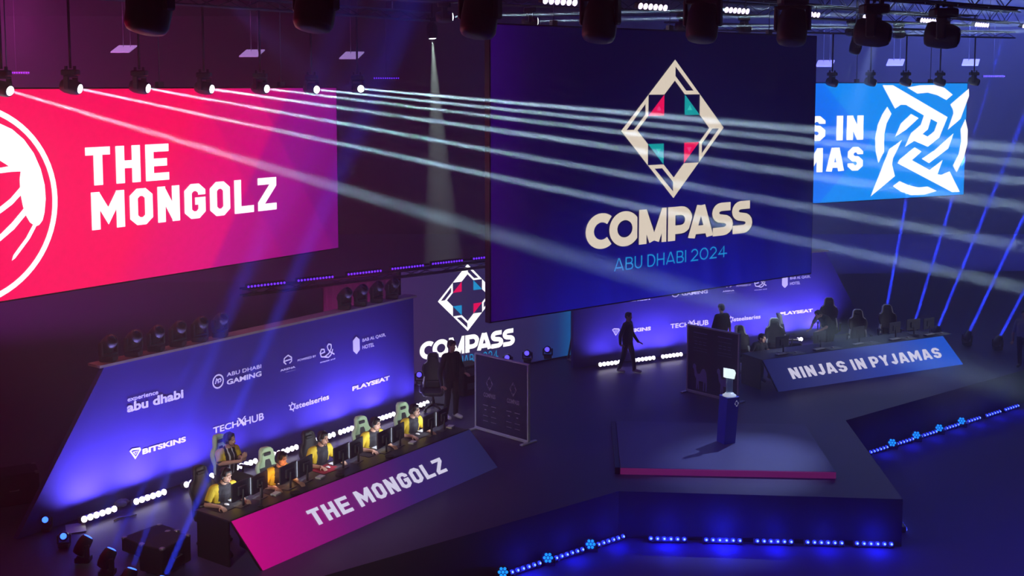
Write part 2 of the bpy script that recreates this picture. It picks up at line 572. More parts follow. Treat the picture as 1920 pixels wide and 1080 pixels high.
# stage deck, black plywood with a skirt
DECK = mat('stage_deck_carpet', (0.06, 0.045, 0.13), 0.5, noise=.15, scale=1.2)
SKIRT = mat('stage_skirt_black', (0.05, 0.05, 0.06), 0.75, noise=.2, scale=3)
dC, nC = dirs(AC)
dL, nL = dirs(AL)
dR, nR = dirs(AR)
A = atz(1693, 936, 0)
Bc = atz(1197, 922, 0)
_e = (Bc - A).normalized()
_bar = atz(950, 1077, -.88) - nC * .16
_k = ((_bar - A).dot(nC)) / _e.dot(nC)
Bc = A + _e * _k
Bc.z = 0
W0 = atz(1600, 792, 0) - nC * .22
outline = [A, Bc, Bc - dC * 16, Vector((-33, 12, 0)), Vector((-33, 46, 0)), Vector((2, 48, 0)), Vector((22, 50, 0)), W0 + dC * 16, W0]
stage = MB().prism([(p.x, p.y) for p in outline], -0.95, 0.0).build('stage', [DECK])
stage.data.materials.append(SKIRT)
for p in stage.data.polygons:
    if abs(p.normal.z) < .5: p.material_index = 1
tag(stage, 'broad black stage deck under both player desks with plain skirt', 'stage')

# dais with the pink front strip
d1, d2 = atz(1163, 889, 0), atz(1567, 897, 0)
dx = (d2 - d1)
ex = dx.normalized()
ey = Vector((-ex.y, ex.x, 0))
dais = thing('dais', 'low square dais on the stage carrying the trophy plinth', 'dais', d1, math.atan2(ex.y, ex.x))
LW, LD, LH = dx.length, 3.35, 0.14
MB().rbox((LW / 2, LD / 2, LH / 2), (LW, LD, LH), 0.01).build('platform', mat('dais_top', (0.10, 0.09, 0.19), 0.5, noise=.12, scale=2), dais, False)
st = MB().box((LW / 2, -0.012, LH / 2 - .003), (LW, 0.02, LH * .92)).build('fascia', mat('dais_pink_glow', (0.3, 0.04, 0.2), 0.5, emit=lin(150, 40, 120), power=.33), dais, False)  # pink glow is put into the fascia material as even emission
tag(st, 'pink glowing fascia strip')
MB().box((-.06, LD / 2, LH / 2), (.10, LD, LH), 0).build('side_strip', BLACK, dais, False)  # black strip along the left side of the dais

# ------------------------------------------------------------------ backdrops (printed flats with slanted outer end)
OBL = atz(167, 958, .1)
OBR = atz(1117, 680, .1) - dR * 0.38
PL, PR = vplane(OBL, AL), vplane(OBR, AR)
PRINT = mat('backdrop_print', (0.07, 0.045, 0.43), 0.7, noise=.06, scale=.7)
LOGO = mat('backdrop_glowing_print', (0.78, 0.74, 0.9), 0.6, emit=(0.72, 0.62, 0.98), power=0.6)  # emission put into the print so the logos look brightly lit
TIMBER = mat('raw_timber_edge', (0.55, 0.47, 0.36), 0.8, noise=.25, scale=6)
def backdrop(pl, label, s_left, s_right, low_left, low_right, ht, show):
    o = thing('backdrop', label, 'backdrop', pl.o, math.atan2(pl.ex.y, pl.ex.x))
    f = MB()
    n = 4
    poly = [(low_left, 0.02), (low_right, 0.02), (s_right, ht), (s_left, ht)]
    vs = [pl.w(a, b, 0) for a, b in poly] + [pl.w(a, b, -0.12) for a, b in poly]
    f.add(vs, [(0, 1, 2, 3), (7, 6, 5, 4), (0, 4, 5, 1), (1, 5, 6, 2), (2, 6, 7, 3), (3, 7, 4, 0)])
    f.build('printed_panel', PRINT, o)
    led = MB()
    a, b = s_left - .12, s_right + .1
    vs = [pl.w(x, z, q) for z in (ht, ht + .05) for x, q in ((a, .03), (b, .03), (b, -.34), (a, -.34))]
    led.add(vs, [(3, 2, 1, 0), (4, 5, 6, 7), (0, 1, 5, 4), (1, 2, 6, 5), (2, 3, 7, 6), (3, 0, 4, 7)])
    led.build('top_ledge', TIMBER, o)
    br = MB()
    for s in [s_left + .4 + (s_right - s_left - .8) * i / 5 for i in range(6)]:
        br.tube([pl.w(s, ht - .05, -.15), pl.w(s, 0.02, -1.0)], .03, 6)
        br.tube([pl.w(s, 0.03, -.15), pl.w(s, 0.03, -1.0)], .03, 6)
    br.build('brace', TIMBER, o)
    def px(u, v): return PL.uv(u, v)
    def logo(items):
        g = MB()
        for it in items:
            if it[0] == 't':
                _, s, bl, tr, bold = it
                x0, y0 = px(*bl)
                x1, y1 = px(*tr)
                put_font(g, s, pl, x0, y0, x1, y1, .012, 0, bold)
            elif it[0] == 'poly':
                g.flat(pl, [[px(*p) for p in l] for l in it[1]], .012)
            elif it[0] == 'line':
                v, f2 = stroke([px(*p) for p in it[1]], it[2], it[3])
                g.add([pl.w(p[0], p[1], .012) for p in v], f2)
            elif it[0] == 'ring':
                c = px(*it[1])
                v, f2 = stroke([(c[0] + it[2] * math.cos(2 * PI * k / 28), c[1] + it[2] * math.sin(2 * PI * k / 28)) for k in range(28)], it[3], True)
                g.add([pl.w(p[0], p[1], .012) for p in v], f2)
        g.build('sponsor_logo', LOGO, o)
    logo([('t', 'experience', (238.5, 756), (296, 731), .02), ('t', 'abu dhabi', (237.6, 774), (343, 729), .035)])
    logo([('poly', [[(242, 846), (247, 841), (262, 838.5), (264, 843), (253, 861)], [(245.5, 846), (254, 856.5), (260.5, 843), (248.5, 844)]]),
          ('poly', [[(248, 847), (258.5, 844.5), (253.5, 853)], [(251, 848), (253.3, 851), (256, 846.6)]]),
          ('t', 'BITSKINS', (266.5, 852.4), (347.8, 817.6), .045)])
    logo([('ring', (408.3, 715), .135, .03), ('line', [(403, 720), (405.5, 710.5), (408.5, 714), (408.5, 718.5)], .024, False),
          ('line', [(408.3, 711.5), (412.5, 709.5), (414, 713), (411, 716.5)], .024, False),
          ('t', 'ABU DHABI', (424.6, 706.5), (489, 682.8), .01), ('t', 'GAMING', (424.6, 722), (489.4, 695.3), .03)])
    logo([('t', 'TECH', (399, 813.7), (446, 787.5), .02), ('t', 'X', (444, 800), (461, 779), .0), ('line', [(448, 786), (457, 797)], .05, False), ('t', 'HUB', (458, 797.5), (494, 773), .02)])
    logo([('line', [(536, 683), (531.5, 679), (532.5, 672), (539.5, 666), (546, 670), (546, 677), (542, 681)], .028, False), ('line', [(532, 677.5), (546, 673)], .028, False),
          ('t', 'ARENA', (525, 696.7), (553, 685.6), .02), ('t', 'ESPORTS', (535, 698.6), (553.5, 692.8), 0),
          ('t', 'POWERED BY', (557.5, 678), (592, 665), .01),
          ('line', [(600.5, 663.5), (608, 660), (607, 655), (602, 655), (599.5, 662), (602, 669), (608, 669), (616, 662.5), (620.5, 652), (620, 646), (615.5, 645), (613, 649.5), (614.5, 655), (619, 660), (626.5, 664)], .030, False),
          ('line', [(608, 669), (615, 670), (620, 665), (622.5, 658), (623, 654)], .030, False),
          ('t', 'etisalat and', (599.5, 681), (627.5, 670.5), .01)])
    logo([('poly', [[(661, 639), (667.3, 631), (673.5, 636), (674, 655.5), (668, 664), (661.5, 658)]]),
          ('t', 'BAB AL QASR,', (679, 642.3), (722.5, 624), .015), ('t', 'HOTEL', (679, 655), (701, 642), .015)])
    logo([('ring', (548, 762.5), .062, .03)] + [('line', [(548 + 5.2 * math.cos(a), 762.5 + 6.5 * math.sin(a)), (548 + 7.5 * math.cos(a), 762.5 + 9 * math.sin(a))], .03, False) for a in [k * PI / 3 + .3 for k in range(6)]] +
         [('t', 'steelseries', (554.5, 767), (616, 738), .025)])
    logo([('t', 'PLAYSEAT', (660, 733.3), (730, 704), .05)])
    return o
HB = 2.74
backdrop(PL, 'purple backdrop of white sponsor logos behind the yellow-shirted team', .43, 9.25, -1.45, 9.25, HB, True)
backdrop(PR, 'purple backdrop of white sponsor logos behind the right desk, partly under the hung screen', -.36, 8.81, -.36, 10.65, HB, True)

# ------------------------------------------------------------------ LED screens
def screen(name, label, pl, s0, s1, z0, z1, content, hung):
    o = thing(name, label, 'screen', pl.w(s0, z0), math.atan2(pl.ex.y, pl.ex.x))
    W_, H_ = s1 - s0, z1 - z0
    MB().box((W_ / 2, .09, H_ / 2), (W_ + .06, .16, H_ + .06)).build('cabinet', BLACK, o, False)
    MB().add([(0, 0, 0), (W_, 0, 0), (W_, 0, H_), (0, 0, H_)], [(0, 1, 2, 3)]).build('display', content, o, False)
    if hung:
        k = max(3, int(W_ / 3))
        for i in range(k):
            m = MB()
            x = W_ * (i + .5) / k
            m.tube([(x, .1, H_ + .02), (x, .1, 12.0 - z0)], .012, 6)
            m.box((x, .1, H_ + .08), (.14, .10, .12))
            m.build('hanging_cable', GREY, o, False)
    return o
# pink screen at the left
PLS = vplane(OBL - nL * 1.0, AL)
sl1, zt_ = PLS.uv(630, 165)
zb_ = 4.09
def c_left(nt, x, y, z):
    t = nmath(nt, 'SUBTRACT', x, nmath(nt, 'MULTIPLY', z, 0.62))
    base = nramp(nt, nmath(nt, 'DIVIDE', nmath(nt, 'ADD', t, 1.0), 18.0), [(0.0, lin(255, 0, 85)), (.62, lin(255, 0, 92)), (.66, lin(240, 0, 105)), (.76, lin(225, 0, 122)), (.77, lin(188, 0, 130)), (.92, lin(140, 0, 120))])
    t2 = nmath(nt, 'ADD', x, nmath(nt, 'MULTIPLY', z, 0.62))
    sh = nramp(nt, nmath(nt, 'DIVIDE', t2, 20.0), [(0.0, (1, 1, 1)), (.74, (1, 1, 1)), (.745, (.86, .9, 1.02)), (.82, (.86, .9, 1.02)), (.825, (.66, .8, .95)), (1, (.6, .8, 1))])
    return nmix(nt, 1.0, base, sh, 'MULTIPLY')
SL0 = sl1 - 16.6
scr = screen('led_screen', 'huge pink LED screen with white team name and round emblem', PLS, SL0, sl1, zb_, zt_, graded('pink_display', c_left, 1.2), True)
pk = PLS
tx = MB()
a0, b0 = pk.uv(161, 349)
a1, b1 = pk.uv(315, 269)
g, wd = block_text('THE')
put_text(tx, g, wd, pk, a0, b0, a1, b1)
a0, b0 = pk.uv(172, 432)
a1, b1 = pk.uv(517, 331.5)
g, wd = block_text('MONGOLZ')
put_text(tx, g, wd, pk, a0, b0, a1, b1)
tx.build('lettering', LETTER, scr)
em = MB()
q1, q2, q3 = Vector(pk.uv(0, 207)), Vector(pk.uv(107, 378)), Vector(pk.uv(0, 557))
def circ3(a, b, c):
    d = 2 * (a.x * (b.y - c.y) + b.x * (c.y - a.y) + c.x * (a.y - b.y))
    ux = (a.length_squared * (b.y - c.y) + b.length_squared * (c.y - a.y) + c.length_squared * (a.y - b.y)) / d
    uy = (a.length_squared * (c.x - b.x) + b.length_squared * (a.x - c.x) + c.length_squared * (b.x - a.x)) / d
    return Vector((ux, uy)), (Vector((ux, uy)) - a).length
cc, rr = circ3(q1, q2, q3)
v, f = stroke([(cc.x + (rr - .05) * math.cos(2 * PI * k / 72), cc.y + (rr - .05) * math.sin(2 * PI * k / 72)) for k in range(72)], .105, True)
em.add([pk.w(p[0], p[1], .012) for p in v], f)
def zp(x, y, sc, ox, oy): return (ox + x / sc, oy + y / sc)
Z4 = lambda pts: [pk.uv(*zp(x, y, 2.7, 0, 180)) for x, y in pts]
em.flat(pk, [Z4([(-150, 100), (-60, 118), (0, 140), (60, 168), (120, 220), (170, 290), (205, 370), (225, 450), (230, 520), (224, 590), (214, 630), (198, 652), (180, 660), (150, 640), (130, 605), (115, 560), (105, 510), (100, 460), (98, 420), (103, 382), (55, 384), (0, 391), (-150, 420), (-150, 380), (0, 363), (43, 355), (0, 328), (-150, 250)])])
em.flat(pk, [Z4([(-80, 620), (0, 560), (50, 520), (106, 455), (108, 498), (60, 550), (0, 595), (-80, 655)])])
em.flat(pk, [Z4([(-80, 750), (0, 700), (60, 640), (122, 565), (132, 600), (70, 675), (0, 735), (-80, 795)])])
em.flat(pk, [Z4([(58, 834), (66, 806), (95, 765), (130, 718), (165, 652), (184, 656), (150, 722), (110, 776), (75, 822)])])
em.build('emblem', LETTER, scr)

# hung screen in the middle
PCS = vplane((-.43, 24, 0), AC)
cs0, cz0 = PCS.uv(921, 607)
cs1, cz1 = PCS.uv(1531, 69)
cz1 = 9.21
cz0 = 3.09
def c_mid(nt, x, y, z):
    n = nt.nodes.new('ShaderNodeTexNoise')
    n.noise_dimensions = '1D'
    n.inputs['Scale'].default_value = 1.1
    nt.links.new(nmath(nt, 'ADD', x, nmath(nt, 'MULTIPLY', z, .12)), n.inputs['W'])
    up = nmath(nt, 'DIVIDE', z, 6.1)
    cx = nmath(nt, 'ABSOLUTE', nmath(nt, 'SUBTRACT', nmath(nt, 'DIVIDE', x, 10.6), .55))
    t = nmath(nt, 'ADD', up, nmath(nt, 'MULTIPLY', cx, .55))
    t = nmath(nt, 'ADD', t, nmath(nt, 'MULTIPLY', nmath(nt, 'SUBTRACT', n.outputs[0], .5), nmath(nt, 'SUBTRACT', .35, nmath(nt, 'MULTIPLY', up, .35))))
    base = nramp(nt, t, [(0.0, lin(22, 28, 175)), (.16, lin(6, 14, 145)), (.36, lin(0, 4, 105)), (.62, lin(0, 2, 62)), (1.0, lin(0, 1, 44))])
    edge = nramp(nt, nmath(nt, 'DIVIDE', x, 10.6), [(0.0, (1, 1, 1)), (.10, (.25, .25, .25)), (.22, (0, 0, 0))])
    return nmix(nt, edge, base, lin(34, 0, 88))
scr = screen('led_screen', 'big dark blue hung screen in the centre with cream diamond emblem', PCS, cs0, cs1, cz0, cz1, graded('navy_display', c_mid, 1.1), True)
em = MB()
t_, r_, b_, l_ = [Vector(PCS.uv(*p)) for p in ((1264.8, 111.7), (1356, 237.5), (1262.7, 371.3), (1163.7, 245))]
cx, cy = (t_.x + b_.x + l_.x + r_.x) / 4, (t_.y + b_.y) / 2
put_emblem(em, PCS, cx, cy, (r_.x - l_.x) / 2, (t_.y - b_.y) / 2, .012, 0, 1, 2, True, 3)
em.build('emblem', [CREAM, S_PINK, S_TEAL, S_PINK2, S_TEAL2], scr)
tx = MB()
a0, b0 = PCS.uv(1097, 470)
a1, b1 = PCS.uv(1407, 374.5)
put_round(tx, 'COMPASS', .255, -.05, PCS, a0, b0, a1, b1, .012, 0, .10, 1)
a0, b0 = PCS.uv(1150.5, 509)
a1, b1 = PCS.uv(1362.5, 459)
put_round(tx, 'ABU DHABI 2024', .105, .16, PCS, a0, b0, a1, b1, .012, 2)
tx.build('lettering', [CREAM, S_NAVY, S_SKY], scr)

# blue screen at the right
PRS = vplane(OBR - nR * 1.0, AR)
sr1, zt_ = PRS.uv(1814, 156)
def c_right(nt, x, y, z):
    W_ = 16.6
    t = nmath(nt, 'ADD', x, nmath(nt, 'ABSOLUTE', nmath(nt, 'MULTIPLY', nmath(nt, 'SUBTRACT', z, 1.95), 1.1)))
    base = nramp(nt, nmath(nt, 'DIVIDE', t, W_), [(0.0, lin(0, 90, 235)), (.60, lin(0, 105, 250)), (.735, lin(0, 122, 255)), (.737, lin(0, 142, 255)), (1, lin(0, 148, 255))])
    return base
scr = screen('led_screen', 'bright blue LED screen with white round blade emblem, half behind the hung screen', PRS, sr1 - 16.6, sr1, 4.17, 8.03, graded('azure_display', c_right, 1.3), True)
Z3 = lambda pts: [PRS.uv(*zp(x, y, 4.153, 1520, 140)) for x, y in pts]
em = MB()
em.flat(PRS, [Z3([(558, 82), (640, 82), (1065, 330), (1000, 490), (910, 562), (805, 515), (730, 565), (780, 455), (855, 390), (880, 318), (740, 235), (700, 235), (655, 265)]),
              Z3([(935, 345), (985, 372), (960, 440), (910, 482), (870, 462), (912, 425)])])
for pts in ([(1230, 108), (1232, 165), (1165, 345), (1065, 430), (1110, 300), (1105, 270), (1085, 232)],
            [(750, 100), (850, 82), (960, 80), (1040, 102), (1105, 155), (1055, 198), (985, 160), (910, 140), (830, 148)],
            [(595, 248), (628, 305), (590, 380), (570, 470), (570, 600), (525, 688), (505, 600), (500, 500), (520, 390), (555, 310)],
            [(780, 305), (840, 338), (740, 430), (655, 485), (700, 380)],
            [(710, 508), (640, 650), (632, 700), (655, 790), (465, 948), (610, 580)],
            [(808, 565), (862, 598), (788, 665), (925, 742), (1028, 662), (985, 775), (1015, 780), (1080, 752), (1160, 912), (1100, 915), (675, 690), (690, 660)],
            [(1112, 455), (1070, 575), (920, 690), (862, 655), (960, 590)],
            [(1203, 345), (1222, 430), (1218, 540), (1190, 650), (1135, 760), (1105, 708), (1150, 620), (1170, 520), (1165, 425)],
            [(690, 828), (760, 860), (840, 878), (910, 870), (980, 905), (880, 935), (780, 938), (700, 910), (638, 868)]):
    em.flat(PRS, [Z3(pts)])
em.build('emblem', LETTER, scr)
tx = MB()
for s, l, b, r, t, ref in (('NINJAS IN', 198, 517, 411, 312, 'IN'), ('PYJAMAS', 118, 762, 408, 556, 'AS')):
    g, wd = block_text(s, .23, .14)
    _, wr = block_text(ref, .23, .14)
    (a0, b0), (a1, b1) = Z3([(l, b)])[0], Z3([(r, t)])[0]
    put_text(tx, g, wd, PRS, a1 - (a1 - a0) * wd / wr, b0 + .02, a1, b1 - .02)
tx.build('lettering', LETTER, scr)

# rear wall screen under the hung screen
prr = atz(1070, 666, 0.05)
PRW = vplane(prr, AC)
rw0, _ = PRW.uv(752, 560)
ZR1 = 3.2
def c_rear(nt, x, y, z):
    base = nramp(nt, nmath(nt, 'DIVIDE', x, 6.1), [(0.0, lin(62, 40, 96)), (.3, lin(50, 42, 92)), (.72, lin(40, 38, 92)), (.88, lin(26, 58, 128)), (.95, lin(16, 92, 160)), (1, lin(26, 70, 140))])
    return base
scr = screen('led_screen', 'low rear wall screen with white diamond emblem, under the hung screen', PRW, rw0, 0.0, .06, ZR1, graded('indigo_display', c_rear, 1.0), False)
em = MB()
t_, b_, l_ = [Vector(PRW.uv(*p)) for p in ((875.7, 495), (876.9, 620.5), (820.5, 566))]
cy = (t_.y + b_.y) / 2
put_emblem(em, PRW, (t_.x + b_.x) / 2, cy, (t_.x + b_.x) / 2 - l_.x, (t_.y - b_.y) / 2, .012, 0, 1, 2, True, None)
em.build('emblem', [LETTER, S_PINK, S_SKY], scr)
tx = MB()
a0, b0 = PRW.uv(786.5, 676)
a1, b1 = PRW.uv(962.5, 614)
put_round(tx, 'COMPASS', .255, -.05, PRW, a0, b0, a1, b1, .012, 0, .10, 1)
a0, b0 = PRW.uv(817, 694)
a1, b1 = PRW.uv(933.5, 655)
put_round(tx, 'ABU DHABI 2024', .12, .16, PRW, a0, b0, a1, b1, .012, 2)
tx.build('lettering', [LETTER, S_INDIGO, S_SKY], scr)

# ------------------------------------------------------------------ player desks
ZT = 0.82
def desk(label, bl, br, tl, tr, content, text, tpix, depth):
    p0, p1 = atz(*bl, 0.0), atz(*br, 0.0)
    q0, q1 = atz(*tl, ZT), atz(*tr, ZT)
    exd = (p1 - p0).normalized()
    o = thing('player_desk', label, 'desk', p0, math.atan2(exd.y, exd.x))
    Mi = (Matrix.Translation(o.location) @ o.rotation_euler.to_matrix().to_4x4()).inverted()
    L0, L1, T0, T1 = [Mi @ p for p in (p0, p1, q0, q1)]
    yb = (T0.y + T1.y) / 2
    T0, T1 = Vector((T0.x, yb, ZT)), Vector((T1.x, yb, ZT))
    fp = MB().add([(L0.x, 0, .0), (L1.x, 0, .0), T1, T0], [(0, 1, 2, 3)])
    fp.build('front_panel', content, o, False)
    bd = MB()
    dn = Vector((0, .04, 0))
    vs = [Vector((L0.x - .02, .012, 0)), Vector((L1.x + .02, .012, 0)), T1 + Vector((.02, .012, 0)), T0 + Vector((-.02, .012, 0))]
    vs += [v + dn for v in vs]
    bd.add(vs, [(3, 2, 1, 0), (4, 5, 6, 7), (0, 1, 5, 4), (1, 2, 6, 5), (2, 3, 7, 6), (3, 0, 4, 7)])
    bd.build('panel_backing', BLACK, o, False)
    MB().rbox(((T0.x + T1.x) / 2, yb + depth / 2 + .02, ZT - .02), (T1.x - T0.x, depth, .04), .01).build('tabletop', mat('desk_top_black', (0.03, 0.03, 0.042), 0.45, noise=.2, scale=5), o, False)
    for x in (T0.x + .03, T1.x - .03):
        MB().rbox((x, yb + depth / 2 + .06, (ZT - .04) / 2), (.04, depth - .08, ZT - .04), .008).build('end_panel', BLACK, o, False)
    for i in (1, 2, 3):
        x = T0.x + (T1.x - T0.x) * i / 4
        MB().tube([(x, yb + depth - .08, 0), (x, yb + depth - .08, ZT - .04)], .025, 8).build('leg', BLACK, o, False)
    Wm = o.rotation_euler.to_matrix()
    pl = Plane(p0, exd, Wm @ (T0 - L0))
    tx = MB()
    g, wd = block_text(text)
    a0, b0 = pl.uv(*tpix[0])
    a1, b1 = pl.uv(*tpix[1])
    put_text(tx, g, wd, pl, a0, b0, a1, b1, .014)
    tx.build('lettering', mat('desk_lettering', (0.02, 0.02, 0.02), .6, emit=(0.80, 0.76, 1.0), power=.95), o)
    return o, T0, T1, yb, pl
def c_dl(nt, x, y, z):
    return nramp(nt, nmath(nt, 'DIVIDE', nmath(nt, 'ADD', x, .4), 7.0), [(0.0, lin(225, 0, 140)), (.10, lin(195, 0, 135)), (.36, lin(125, 22, 125)), (.62, lin(58, 32, 115)), (.86, lin(38, 38, 100)), (1, lin(32, 36, 84))])
def c_dr(nt, x, y, z):
    return nramp(nt, nmath(nt, 'DIVIDE', nmath(nt, 'ADD', x, .4), 7.2), [(0.0, lin(30, 36, 96)), (.35, lin(26, 40, 130)), (.62, lin(14, 58, 180)), (.82, lin(0, 88, 225)), (1, lin(0, 98, 245))])
deskL, LT0, LT1, LY, PDL = desk('long desk with pink to purple lit front under the yellow-shirted players', (493, 1070), (933, 876), (432, 977), (882, 806), graded('pink_purple_front', c_dl, 0.9), 'THE MONGOLZ', ((590.5, 988), (823, 858)), .88)
deskR, RT0, RT1, RY, PDR = desk('long desk with blue lit front and white team name', (1460, 735), (1806, 683), (1430, 675), (1768, 630), graded('blue_front', c_dr, 0.9), 'NINJAS IN PYJAMAS', ((1486, 711), (1757.5, 651.5)), .88)
# ------------------------------------------------------------------ lamps
LENS_W = mat('lens_white', (.6, .6, .6), .3, emit=(0.9, 1.0, 0.97), power=7)
LENS_B = mat('lens_blue', (.1, .1, .5), .3, emit=lin(45, 90, 255), power=5)
LENS_BV = mat('lens_blue_violet', (.1, .1, .5), .3, emit=lin(85, 70, 255), power=2.5)
LENS_DB = mat('lens_deep_blue', (.02, .02, .4), .3, emit=lin(40, 60, 255), power=1.6)
LENS_CORE = mat('lens_blue_core', (.5, .6, .9), .3, emit=lin(130, 170, 255), power=2.6)
LENS_CY = mat('lens_cyan', (.05, .3, .6), .3, emit=lin(20, 140, 255), power=1.6)
LENS_LAV = mat('lens_lavender', (.6, .5, .7), .3, emit=(0.86, 0.70, 1.0), power=3.0)
LENS_UP = mat('lens_uplight', (.8, .8, .8), .3, emit=(1.0, .93, 1.0), power=6)
LENS_VIO = mat('lens_violet', (.3, .1, .6), .3, emit=lin(105, 40, 255), power=2.0)
LENS_OFF = mat('lens_dark_glass', (.02, .02, .03), .06, 0.2)
HULL = mat('lamp_housing', (0.07, 0.065, 0.08), 0.42, noise=.2, scale=9)

def moving_head(name, label, loc, look, group, scale=1.0, hung=True, lens=LENS_W, short=False):
    """base, yoke with two arms, tilting head with a lens; head points along look"""
    look = Vector(look).normalized()
    sg = -1 if hung else 1
    o = thing(name, label, 'stage light', loc, 0, group)
    k = scale
    b = MB()
    b.rbox((0, 0, sg * .07 * k), (.36 * k, .30 * k, .14 * k), .03 * k)
    if hung:
        b.box((-.1 * k, 0, .03 * k), (.05 * k, .07 * k, .10 * k))
        b.box((.1 * k, 0, .03 * k), (.05 * k, .07 * k, .10 * k))
    b.build('base', HULL, o, False)
    pan = math.atan2(look.x, -look.y) if abs(look.x) + abs(look.y) > 1e-3 else 0.0
    Mp = Matrix.Rotation(pan, 4, 'Z')
    y = MB()
    y.rbox((0, 0, sg * .165 * k), (.40 * k, .16 * k, .05 * k), .015 * k, 0, Mp)
    for sx in (-1, 1):
        y.rbox((sx * .205 * k, 0, sg * .30 * k), (.055 * k, .14 * k, .32 * k), .02 * k, 0, Mp)
    y.build('yoke', HULL, o, False)
    piv = Vector((0, 0, sg * .40 * k))
    q = look.to_track_quat('Z', 'Y').to_matrix().to_4x4()
    h = MB()
    Mh = Matrix.Translation(piv) @ q
    h.lathe([(.10 * k, -.255 * k), (.165 * k, -.235 * k), (.19 * k, -.19 * k), (.195 * k, -.05 * k), (.185 * k, .10 * k), (.155 * k, .19 * k), (.135 * k, .22 * k), (.118 * k, .225 * k)] if short else [(.06 * k, -.24 * k), (.13 * k, -.22 * k), (.165 * k, -.12 * k), (.172 * k, .04 * k), (.155 * k, .17 * k), (.135 * k, .22 * k), (.118 * k, .225 * k)], 20, 0, Mh)
    hd = h.build('head', HULL, o, False)
    l = MB()
    l.lathe([(.108 * k, .222 * k), (.10 * k, .236 * k), (.06 * k, .247 * k)], 20, 0, Mh)
    l.build('lens', lens, hd, False)
    return o, Vector(loc) + piv + look * .27 * k
def led_bar_proto(name, n, length, lens, core=None, r=.04):
    """batten of n round lenses along local x, lenses face local -y"""
    o = thing(name, name, 'stage light')
    b = MB()
    b.rbox((length / 2, 0, .07), (length, .12, .12), .02)
    b.build('housing', HULL, o, False)
    for x in (.1, length - .1):
        MB().box((x, .02, .02), (.05, .18, .04)).build('bracket', HULL, o, False)
    for i in range(n):
        x = length * (i + .5) / n
        M = Matrix.Translation((x, -.06, .07)) @ Matrix.Rotation(PI / 2, 4, 'X')
        m = MB().lathe([(r, 0), (r * .95, .012), (r * .6, .02)], 14, 0, M)
        mats = [lens]
        if core:
            m.ell((x + r * .1, -.082, .07 - r * .25), (r * .5, .006, r * .5), 1)
            mats.append(core)
        m.build('lens', mats, o, False)
    return o
def place_bar(proto, used, label, p, dirv, up=None, group=None, tilt=0.0):
    o = proto if not used[0] else copy_tree(proto)
    used[0] = True
    o.location = p
    # local x along dirv, lenses toward -y turned by tilt about x
    o.rotation_mode = 'XYZ'
    rz = math.atan2(dirv[1], dirv[0])
    o.rotation_euler = (Matrix.Rotation(rz, 4, 'Z') @ Matrix.Rotation(tilt, 4, 'X')).to_euler()
    o['label'] = label
    o['category'] = 'stage light'
    o['group'] = group
    return o

# blue battens along the foot of the stage
FL = -0.95
bar = led_bar_proto('led_bar', 6, 0.78, LENS_DB, LENS_CORE, .042)
used = [False]
fa, fb = atz(1217, 1010, FL + .08), atz(1680, 1021, FL + .08)
ex_f = (fb - fa).normalized()
grp = 'blue LED bars along the foot of the stage'
fr_px = [(1215, 1288), (1317, 1394), (1414, 1489), (1508, 1584), (1600, 1678)]
plf = Plane((fa.x, fa.y, 0), ex_f, (0, 0, 1))
for i, (u0, u1) in enumerate(fr_px):
    s0, s1 = plf.uv(u0, 1012)[0], plf.uv(u1, 1012)[0]
    p = plf.w((s0 + s1) / 2 - .39, FL, 0)
    place_bar(bar, used, 'blue LED bar on the floor before the stage front, %s from the left' % ORD[i], p, ex_f, group=grp, tilt=-R(35))
    c = p + ex_f * .39
    glow('bar_glow', c + Vector((0, -.22, .24)), [15, 26, 11, 8, 13][i], (.012, .016, 1))
ps = Plane((fa.x - .3, fa.y + .25, 0), dC, (0, 0, 1))
lf_px = [(955, 1074, 1016, 1058), (1036, 1049, 1096, 1028), (1122, 1019, 1172, 1002)]
plb = vplane(atz(950, 1077, FL + .07), AC)
par_sites = []
for i, (u0, v0, u1, v1) in enumerate(lf_px):
    s0, s1 = plb.uv(u0, v0)[0], plb.uv(u1, v1)[0]
    p = plb.w(s1 - .78, FL, 0)
    place_bar(bar, used, 'blue LED bar on the floor at the angled stage side, %s from the camera' % ORD[i], p, dC, group=grp, tilt=-R(35))
    c = p + dC * .39
    glow('bar_glow', c + nC * .22 + Vector((0, 0, .24)), 8, (.012, .016, 1))
    par_sites.append((plb.w(s1 - .78 - .16, FL, .04), 'angled stage side', i))
rt_px = [(1632, 846, 1662, 836), (1683, 829, 1709, 821), (1730, 813, 1751, 805), (1772, 797, 1793, 789), (1814, 784, 1833, 776), (1851, 772, 1873, 764), (1888, 759, 1905, 753)]
plr = vplane(atz(1632, 849, FL + .07), AC)
for i, (u0, v0, u1, v1) in enumerate(rt_px):
    s0, s1 = plr.uv(u0, v0)[0], plr.uv(u1, v1)[0]
    p = plr.w((s0 + s1) / 2 - .39, FL, 0)
    place_bar(bar, used, 'blue LED bar on the floor by the right stage wing, %s from the corner' % ORD[i], p, dC, group=grp, tilt=-R(35))
    c = p + dC * .39
    glow('bar_glow', c + nC * .22 + Vector((0, 0, .24)), 4, (.012, .016, 1))
    if 1 <= i <= 4:
        par_sites.append((plr.w((s0 + s1) / 2 - .55, FL, .02), 'right stage wing', i - 1))
# one bar seen end-on round the right stage corner
pc = atz(1699, 1000, FL + .08)
eR = (W0 - A).normalized()
place_bar(bar, used, 'blue LED bar round the right stage corner, seen end-on', Vector((pc.x, pc.y, FL)) + eR * .2, eR, group=grp)
